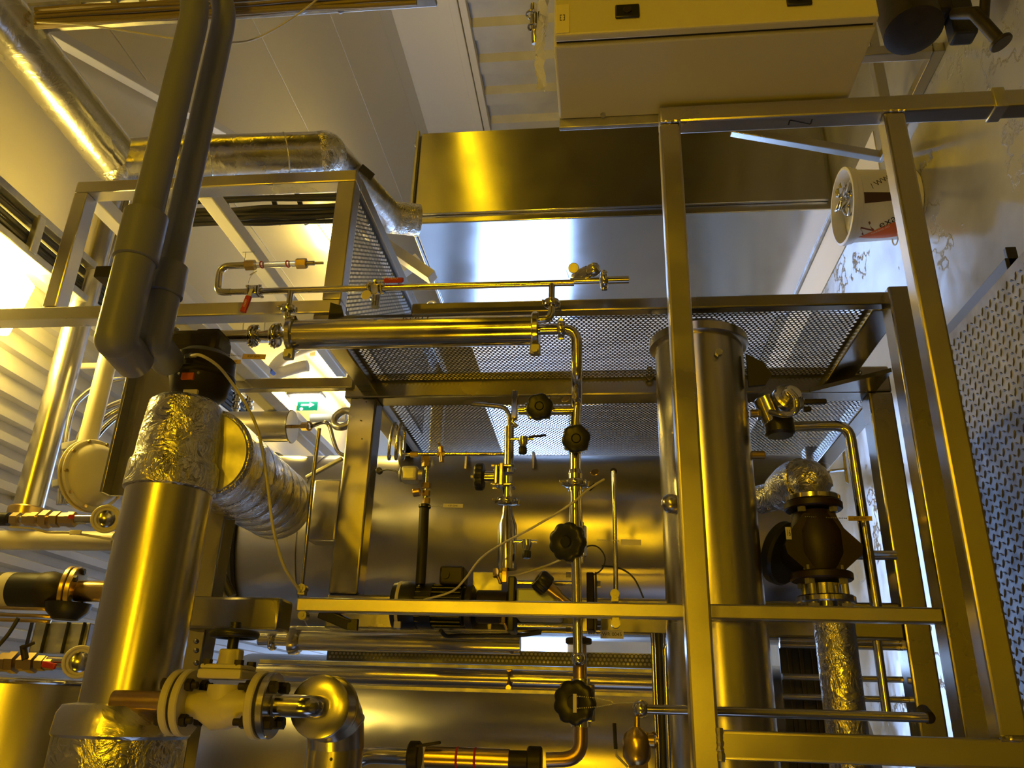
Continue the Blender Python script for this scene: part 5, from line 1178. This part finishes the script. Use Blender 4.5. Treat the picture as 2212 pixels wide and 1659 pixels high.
a, b = P(60, 1410, Y=2.12), P(195, 1345, Y=2.12); obj('channel', MB().box((a.x, 2.12, b.z), (b.x, 2.16, a.z), .004), GALV, tc2)
for px in (60, 95, 140, 175): q = P(px, 1372, Y=2.11); obj('slot_divider', MB().box((a.x, 2.11, q.z - .002), (b.x, 2.12, q.z + .002)), BLSTEEL, tc2)
v2 = thing('valve_cluster', 'cluster of brass fittings and a red lever beside the second sight glass', 'valve', P(90, 1430, Y=1.9))
a, b = ZT(-10, 145, 1432, 1.9); obj('pipe_run', MB().cyl(a, b, .009, 16), PIPE, v2)
for px, r in ((10, .022), (30, .026), (52, .020), (70, .024), (90, .018), (108, .016)): obj('fitting', MB().hexnut((a.x, 1.9, P(px, 1432, Y=1.9).z), (0, 0, 1), r, .02), BRASS, v2)
obj('red_grip', MB().beam(P(92, 1434, Y=1.87), P(120, 1440, Y=1.87), .014, .010), RED, v2)
obj('upper_cock', MB().cyl(P(50, 1395, Y=1.88), P(55, 1425, Y=1.88), .008, 12).beam(P(48, 1400, Y=1.87), P(75, 1388, Y=1.87), .006, .008), DKIRON, v2)
lv_ = thing('lower_left_vessel', 'big yellow-lit steel drum in the lower left corner behind the foil-wrapped pipe', 'vessel', P(60, 1600, Y=2.1))
xr_ = P(100, 1463, Y=2.0).x; zv2 = P(20, 1560, Y=2.15).z
obj('shell', MB().lathe([(-.6, .26), (xr_ - .02, .26), (xr_ - .004, .255), (xr_, .20)], (0, 2.22, zv2), (1, 0, 0), 72), TANK, lv_)
obj('rim_band', MB().torus((xr_ - .012, 2.22, zv2), (1, 0, 0), .261, .005, 72, 8), PIPE, lv_)

# ================================================================== BACKGROUND between frame and tank
sp_ = thing('spiral_duct', 'white spiral-seamed duct behind the cooler inlet line', 'duct', P(500, 700, Y=3.2))
a, b = ZT(380, 640, 704, 3.2); obj('duct_run', MB().cyl(a, b, .082, 48), WHITE, sp_)
for px in (422, 470, 508, 545, 590): obj('seam', MB().torus((a.x, 3.2, P(px, 704, Y=3.2).z), (.18, 0, 1), .082, .003, 40, 6), GALV, sp_)
sd = thing('silver_drum', 'horizontal-in-photo steel drum with a dented round end cap, behind the air hose', 'vessel', P(560, 920, Y=2.45))
a, b = ZT(455, 630, 922, 2.45); rsd = .052; obj('shell', MB().cyl(a, b, rsd, 48), TANK, sd)
obj('end_cap', MB().disc(b, (0, 0, 1), rsd * 1.1, .006, 48, .002), PIPE, sd)
obj('end_stem', MB().cyl(b, b + V((0, 0, -.06)), .006, 12).hexnut(b + V((0, 0, -.045)), (0, 0, 1), .014, .02).torus(b + V((0, -.004, -.062)), (0, .3, 1), .014, .004, 20, 6), BRASS, sd)
wire('bent_tube', 'curved steel tube dropping from the drum stem behind the rack beam', [b + V((0, 0, -.07)), P(700, 912, Y=2.4), P(712, 922, Y=2.4), P(720, 950, Y=2.4), P(730, 975, Y=2.4), P(745, 985, Y=2.4)], .0065, PIPE, 'tube', seg=12)
ly = P(742, 905, Y=2.3); single('lifting_ring', MB().torus(ly, (.3, -1, .2), .032, .012, 36, 10), RHS, 'flat lifting ring half hidden by the rack beam', 'ring')
a, b = ZT(672, 748, 903, 3.4); single('pipe_highlight', MB().cyl(a, b, .020, 20), WHITE, 'white tube standing in for the bright highlight on a shiny pipe, behind the lifting ring', 'conduit')  # highlight of a shiny upright pipe, put in as a white-painted tube
for px, lb in ((520, 'left'), (548, 'right')):
    a = P(px - 6, 830, Y=3.0); b = P(px - 12, 895, Y=3.0); mb = MB()
    for i in range(10): mb.disc(a.lerp(b, i / 9), b - a, .018 if i % 2 else .012, (b - a).length / 9, 20, .002)
    single('ribbed_hose', mb, PIPE, 'short ribbed metal hose above the silver drum, ' + lb + ' one of two', 'hose')
for k, (pts, lb) in enumerate((([(585, 805), (610, 775), (660, 752), (690, 745)], 'upper'), ([(560, 830), (590, 812), (640, 795), (665, 790)], 'lower'))):
    wire('flexible_hose', lb + ' of two pale curved hoses under the cooler', [P(x, y, Y=3.6) for x, y in pts], .030, WHITE, 'hose', seg=14)
q = [P(563, 782, Y=3.5), P(590, 806, Y=3.5)]; single('cable_chain', MB().beam(q[0], q[1], .05, .02), BLUEM, 'short blue-tinted slotted strip above the pale hoses', 'strip')
g = MB(); single('ceiling_purlin', g.box((1.50, 2.95, CZ - .10), (1.57, 8.0, CZ - .03), .004), WHITE, 'white ceiling purlin carrying the strip lamps', 'beam')

mb = MB().beam(P(72, 52, Z=1.74), P(540, 318, Z=1.74), .035, .05)
single('ceiling_brace', mb, WHITE, 'long white brace running diagonally under the ceiling behind the plastic pipes', 'brace')
# ================================================================== LAMPS
def strip_lamp(label, a, b, w, m):
    a = V(a); b = V(b); t = thing('strip_lamp', label, 'lamp', (a + b) / 2)
    d = (b - a).normalized(); up = V((0, 0, 1)); s_ = d.cross(up).normalized(); M = Matrix((d, s_, s_.cross(d))).transposed()
    obj('lamp_body', MB().obox((a + b) / 2 + V((0, 0, .030)), ((b - a).length / 2 + .02, w * .28, .018), M, .004), WHITE, t)
    obj('diffuser', MB().obox((a + b) / 2, ((b - a).length / 2, w / 2, .016), M, .008), m, t); return t
strip_lamp('glaring ceiling strip lamp at the left picture edge', P(-60, 560, Z=1.745), P(40, 672, Z=1.745), .20, DIFFB)
strip_lamp('bright strip lamp under the tube cooler', P(688, 764, Z=1.7), P(735, 816, Z=1.7), .075, DIFF)
strip_lamp('bright strip lamp left of the green exit sign', P(590, 838, Z=1.7), P(632, 892, Z=1.7), .075, DIFF)
strip_lamp('strip lamp half hidden by the rack beam corner', P(738, 836, Z=1.7), P(765, 872, Z=1.7), .09, DIFF)
strip_lamp('ceiling strip lamp behind the wide beam of the upper frame', P(700, 470, Z=1.745), P(735, 520, Z=1.745), .12, DIFF)
ex = thing('exit_sign', 'lit emergency exit sign with a white arrow on green', 'sign', P(660, 865, Y=3.3))
ez, ey = P(660, 868, Y=3.3), 3.3
obj('sign_box', MB().box((ez.x + .03, ey - .02, ez.z - .07), (ez.x + .055, ey + .07, ez.z + .09), .006), BEIGE, ex)
obj('light_bar', MB().box((ez.x + .0, ey - .025, ez.z - .085), (ez.x + .03, ey + .06, ez.z + .07), .012), EXITL, ex)
pn = obj('green_panel', MB().box((ez.x - .042, ey - .004, ez.z - .060), (ez.x + .0, ey + .004, ez.z + .036), .001), GREEN, ex)
ar = MB()
def apt(u, v): return V((ez.x - .017 + v * .78, ey - .0052, ez.z - .010 - u * .78))
ar.add([apt(-.035, -.006), apt(.015, -.006), apt(.015, -.016), apt(.045, 0), apt(.015, .016), apt(.015, .006), apt(-.035, .006)], [(0, 1, 2, 3, 4, 5, 6)])
ar.disc(apt(-.03, -.025), (0, 1, 0), .007, .001, 16, 0)
obj('white_arrow', ar, EXITL, pn)
# amber lamps of the hall behind the photographer
def wall_lamp(label, c, half, m):
    c = V(c); t = thing('wall_lamp', label, 'lamp', c)
    obj('lamp_body', MB().box(c - V((half[0] + .03, .125, half[2] + .03)), c + V((half[0] + .03, -.012, half[2] + .03)), .01), GALV, t)
    obj('diffuser', MB().box(c - V((half[0], .012, half[2])), c + V((half[0], .0, half[2])), .004), m, t); return t
wk2 = thing('work_lamp', 'amber work floodlight on a tripod just behind the photographer', 'lamp', (.05, -1.0, PLZ))
hd_ = V((.05, -.98, .02))
obj('lamp_head', MB().box(hd_ + V((-.19, -.10, -.14)), hd_ + V((.19, -.006, .14)), .01), BLSTEEL, wk2); obj('diffuser', MB().box(hd_ + V((-.16, -.008, -.11)), hd_ + V((.16, .004, .11)), .004), AMBERW, wk2)
obj('pole', MB().cyl((.05, -1.03, PLZ + .35), (.05, -1.03, -.10), .016, 16), BLSTEEL, wk2)
for k in range(3):
    an = math.radians(-90 + 120 * k); obj('leg', MB().tube([(.05, -1.03, PLZ + .45), (.05 + .40 * math.cos(an), -1.03 + .40 * math.sin(an), PLZ + .012)], .012, 12), BLSTEEL, wk2)
wall_lamp('amber lamp low on the wall behind the photographer', (.55, -4.08, .75), (.16, 0, .12), AMBER)
wall_lamp('amber lamp high on the wall behind the photographer', (2.12, -4.08, 1.62), (.13, 0, .09), AMBERH)
w3 = thing('wall_lamp', 'amber lamp on the left wall behind the photographer', 'lamp', (-2.95, -1.2, .7))
obj('lamp_body', MB().box((-3.0, -1.42, .52), (-2.93, -.98, .88), .008), GALV, w3); obj('diffuser', MB().box((-2.935, -1.36, .58), (-2.92, -1.04, .82), .004), AMBER, w3)
wl = thing('wall_lamp', 'amber lamp on the right wall beyond the photographer', 'lamp', (5.66, -.5, 1.3))
obj('lamp_body', MB().box((5.66, -2.5, 1.30), (5.705, .9, 1.42), .01), GALV, wl); obj('diffuser', MB().box((5.645, -2.4, 1.33), (5.661, .8, 1.39), .004), AMBERS, wl)

# ================================================================== BUCKET
bc = P(1818, 447, t=3.12); bb = V((bc.x, bc.y, FLZ))
zt_b = bc.z
bk = thing('bucket', 'white plastic cable-maker\'s bucket with an orange band, full of shiny clamps', 'bucket', bb)
Rb, hB = .143, zt_b - FLZ
obj('pail', MB().lathe([(0, .126), (.002, .130), (hB - .04, Rb - .004), (hB - .036, Rb + .002), (hB - .02, Rb + .003), (hB - .018, Rb + .007), (hB - .002, Rb + .008), (hB, Rb + .005), (hB, Rb - .003), (hB - .02, Rb - .006), (.03, .120)], bb, (0, 0, 1), 72), BUCKET, bk)
def wrap(az0):
    def fn(a, b):  # a along the pail's axis downwards, b around
        zz = zt_b - a; r = .130 + (Rb - .134) * min(1, (zz - FLZ) / (hB - .04)) + .0009
        an = az0 - b / r; return V((bb.x + r * math.cos(an), bb.y + r * math.sin(an), zz))
    return fn
va = math.atan2(-bb.y, -bb.x)     # side facing the eye
fnw = wrap(va)
def patch(poly, n=8):
    """polygon strip between two edge lists in (axis, around)"""
    mb = MB(); lo, hi = poly; vs = []; fs = []
    for i in range(n + 1):
        q = i / n
        for k in range(7):
            s = k / 6; f = lambda L: (L[0][0] + (L[1][0] - L[0][0]) * q, L[0][1] + (L[1][1] - L[0][1]) * q + (L[2] if len(L) > 2 else 0) * math.sin(math.pi * q))
            p0, p1 = f(lo), f(hi); vs.append(fnw(p0[0] + (p1[0] - p0[0]) * s, p0[1] + (p1[1] - p0[1]) * s))
    for i in range(n):
        for k in range(6): fs.append((i * 7 + k, i * 7 + k + 1, (i + 1) * 7 + k + 1, (i + 1) * 7 + k))
    return mb.add(vs, fs)
SG = 1
obj('orange_band', patch((((.045, SG * .135), (.215, SG * .045), -SG * .012), ((.045, SG * .137), (.235, SG * .125), SG * .02)), 12), ORANGE, bk)
obj('brown_patch', patch((((.040, -SG * .052), (.20, -SG * .045)), ((.042, -SG * .010), (.20, -SG * .020))), 8), PATCHM, bk)
tilt = -.55
ca, sa = math.cos(tilt), math.sin(tilt)
def lt_fn(a0, b0):
    return lambda x, y: fnw(a0 + x * ca - y * sa, SG * (b0 + -( -x * sa - y * ca) * -1) if False else b0 + (x * sa - y * ca) * 1)
def word(s, a0, b0, size, m, nm):
    obj(nm, textmb(s, size, lambda x, y: fnw(a0 + x * ca + y * sa, b0 + x * sa - y * ca)), m, bk)
word('N', .063, .093, .072, BROWNINK, 'brand_initial'); word('exans', .150, .052, .046, INK, 'brand_lettering'); word('nexans.no', .115, .098, .017, LABELM, 'web_lettering')
word('/ WW', .105, -.095, .032, INK, 'marker_scrawl')
obj('handle_ring', MB().torus(fnw(.185, SG * .148), (0, 0, 1), .03, .003, 24, 8), BUCKET, bk)
random.seed(3)
for i in range(5):
    a_ = random.uniform(0, 6.28); rr_ = random.uniform(.0, .06)
    c = V((bb.x + .03 + rr_ * math.cos(a_), bb.y - .0 + rr_ * math.sin(a_), zt_b - .028 + .006 * i))
    single('hose_clip', MB().torus(c, (random.uniform(-.6, .6), random.uniform(-.6, .6), 1), random.uniform(.032, .05), .006, 28, 8).box(c + V((.02, -.012, -.008)), c + V((.05, .012, .012)), .003), PIPE, 'shiny steel hose clip lying in the white bucket', 'clip', 'steel clips in the bucket')
single('bucket_filling', MB().disc((bb.x, bb.y, zt_b - .055), (0, 0, 1), Rb - .016, .02, 48, .004), GALV, 'grey layer of small metal parts filling the white bucket', 'filling')

# ================================================================== CAMERA, WORLD
cam = bpy.data.cameras.new('camera'); co = bpy.data.objects.new('camera', cam); C.objects.link(co)
cam.sensor_fit = 'HORIZONTAL'; cam.sensor_width = 36; cam.lens = 36 * F / 2212; cam.clip_start = .02; cam.clip_end = 60
X_, Y_, Z_ = V(ROWS[0]), -V(ROWS[1]), -V(ROWS[2])
co.matrix_world = Matrix.Translation((0, 0, H)) @ Matrix((X_, Y_, Z_)).transposed().to_4x4()
bpy.context.scene.camera = co
w = bpy.data.worlds.new('world'); bpy.context.scene.world = w; w.use_nodes = True
w.node_tree.nodes['Background'].inputs['Color'].default_value = (.02, .02, .02, 1)
vs_ = bpy.context.scene.view_settings
vs_.view_transform = 'Standard'; vs_.look = 'None'; vs_.gamma = 1; vs_.use_curve_mapping = False; vs_.exposure = -.12
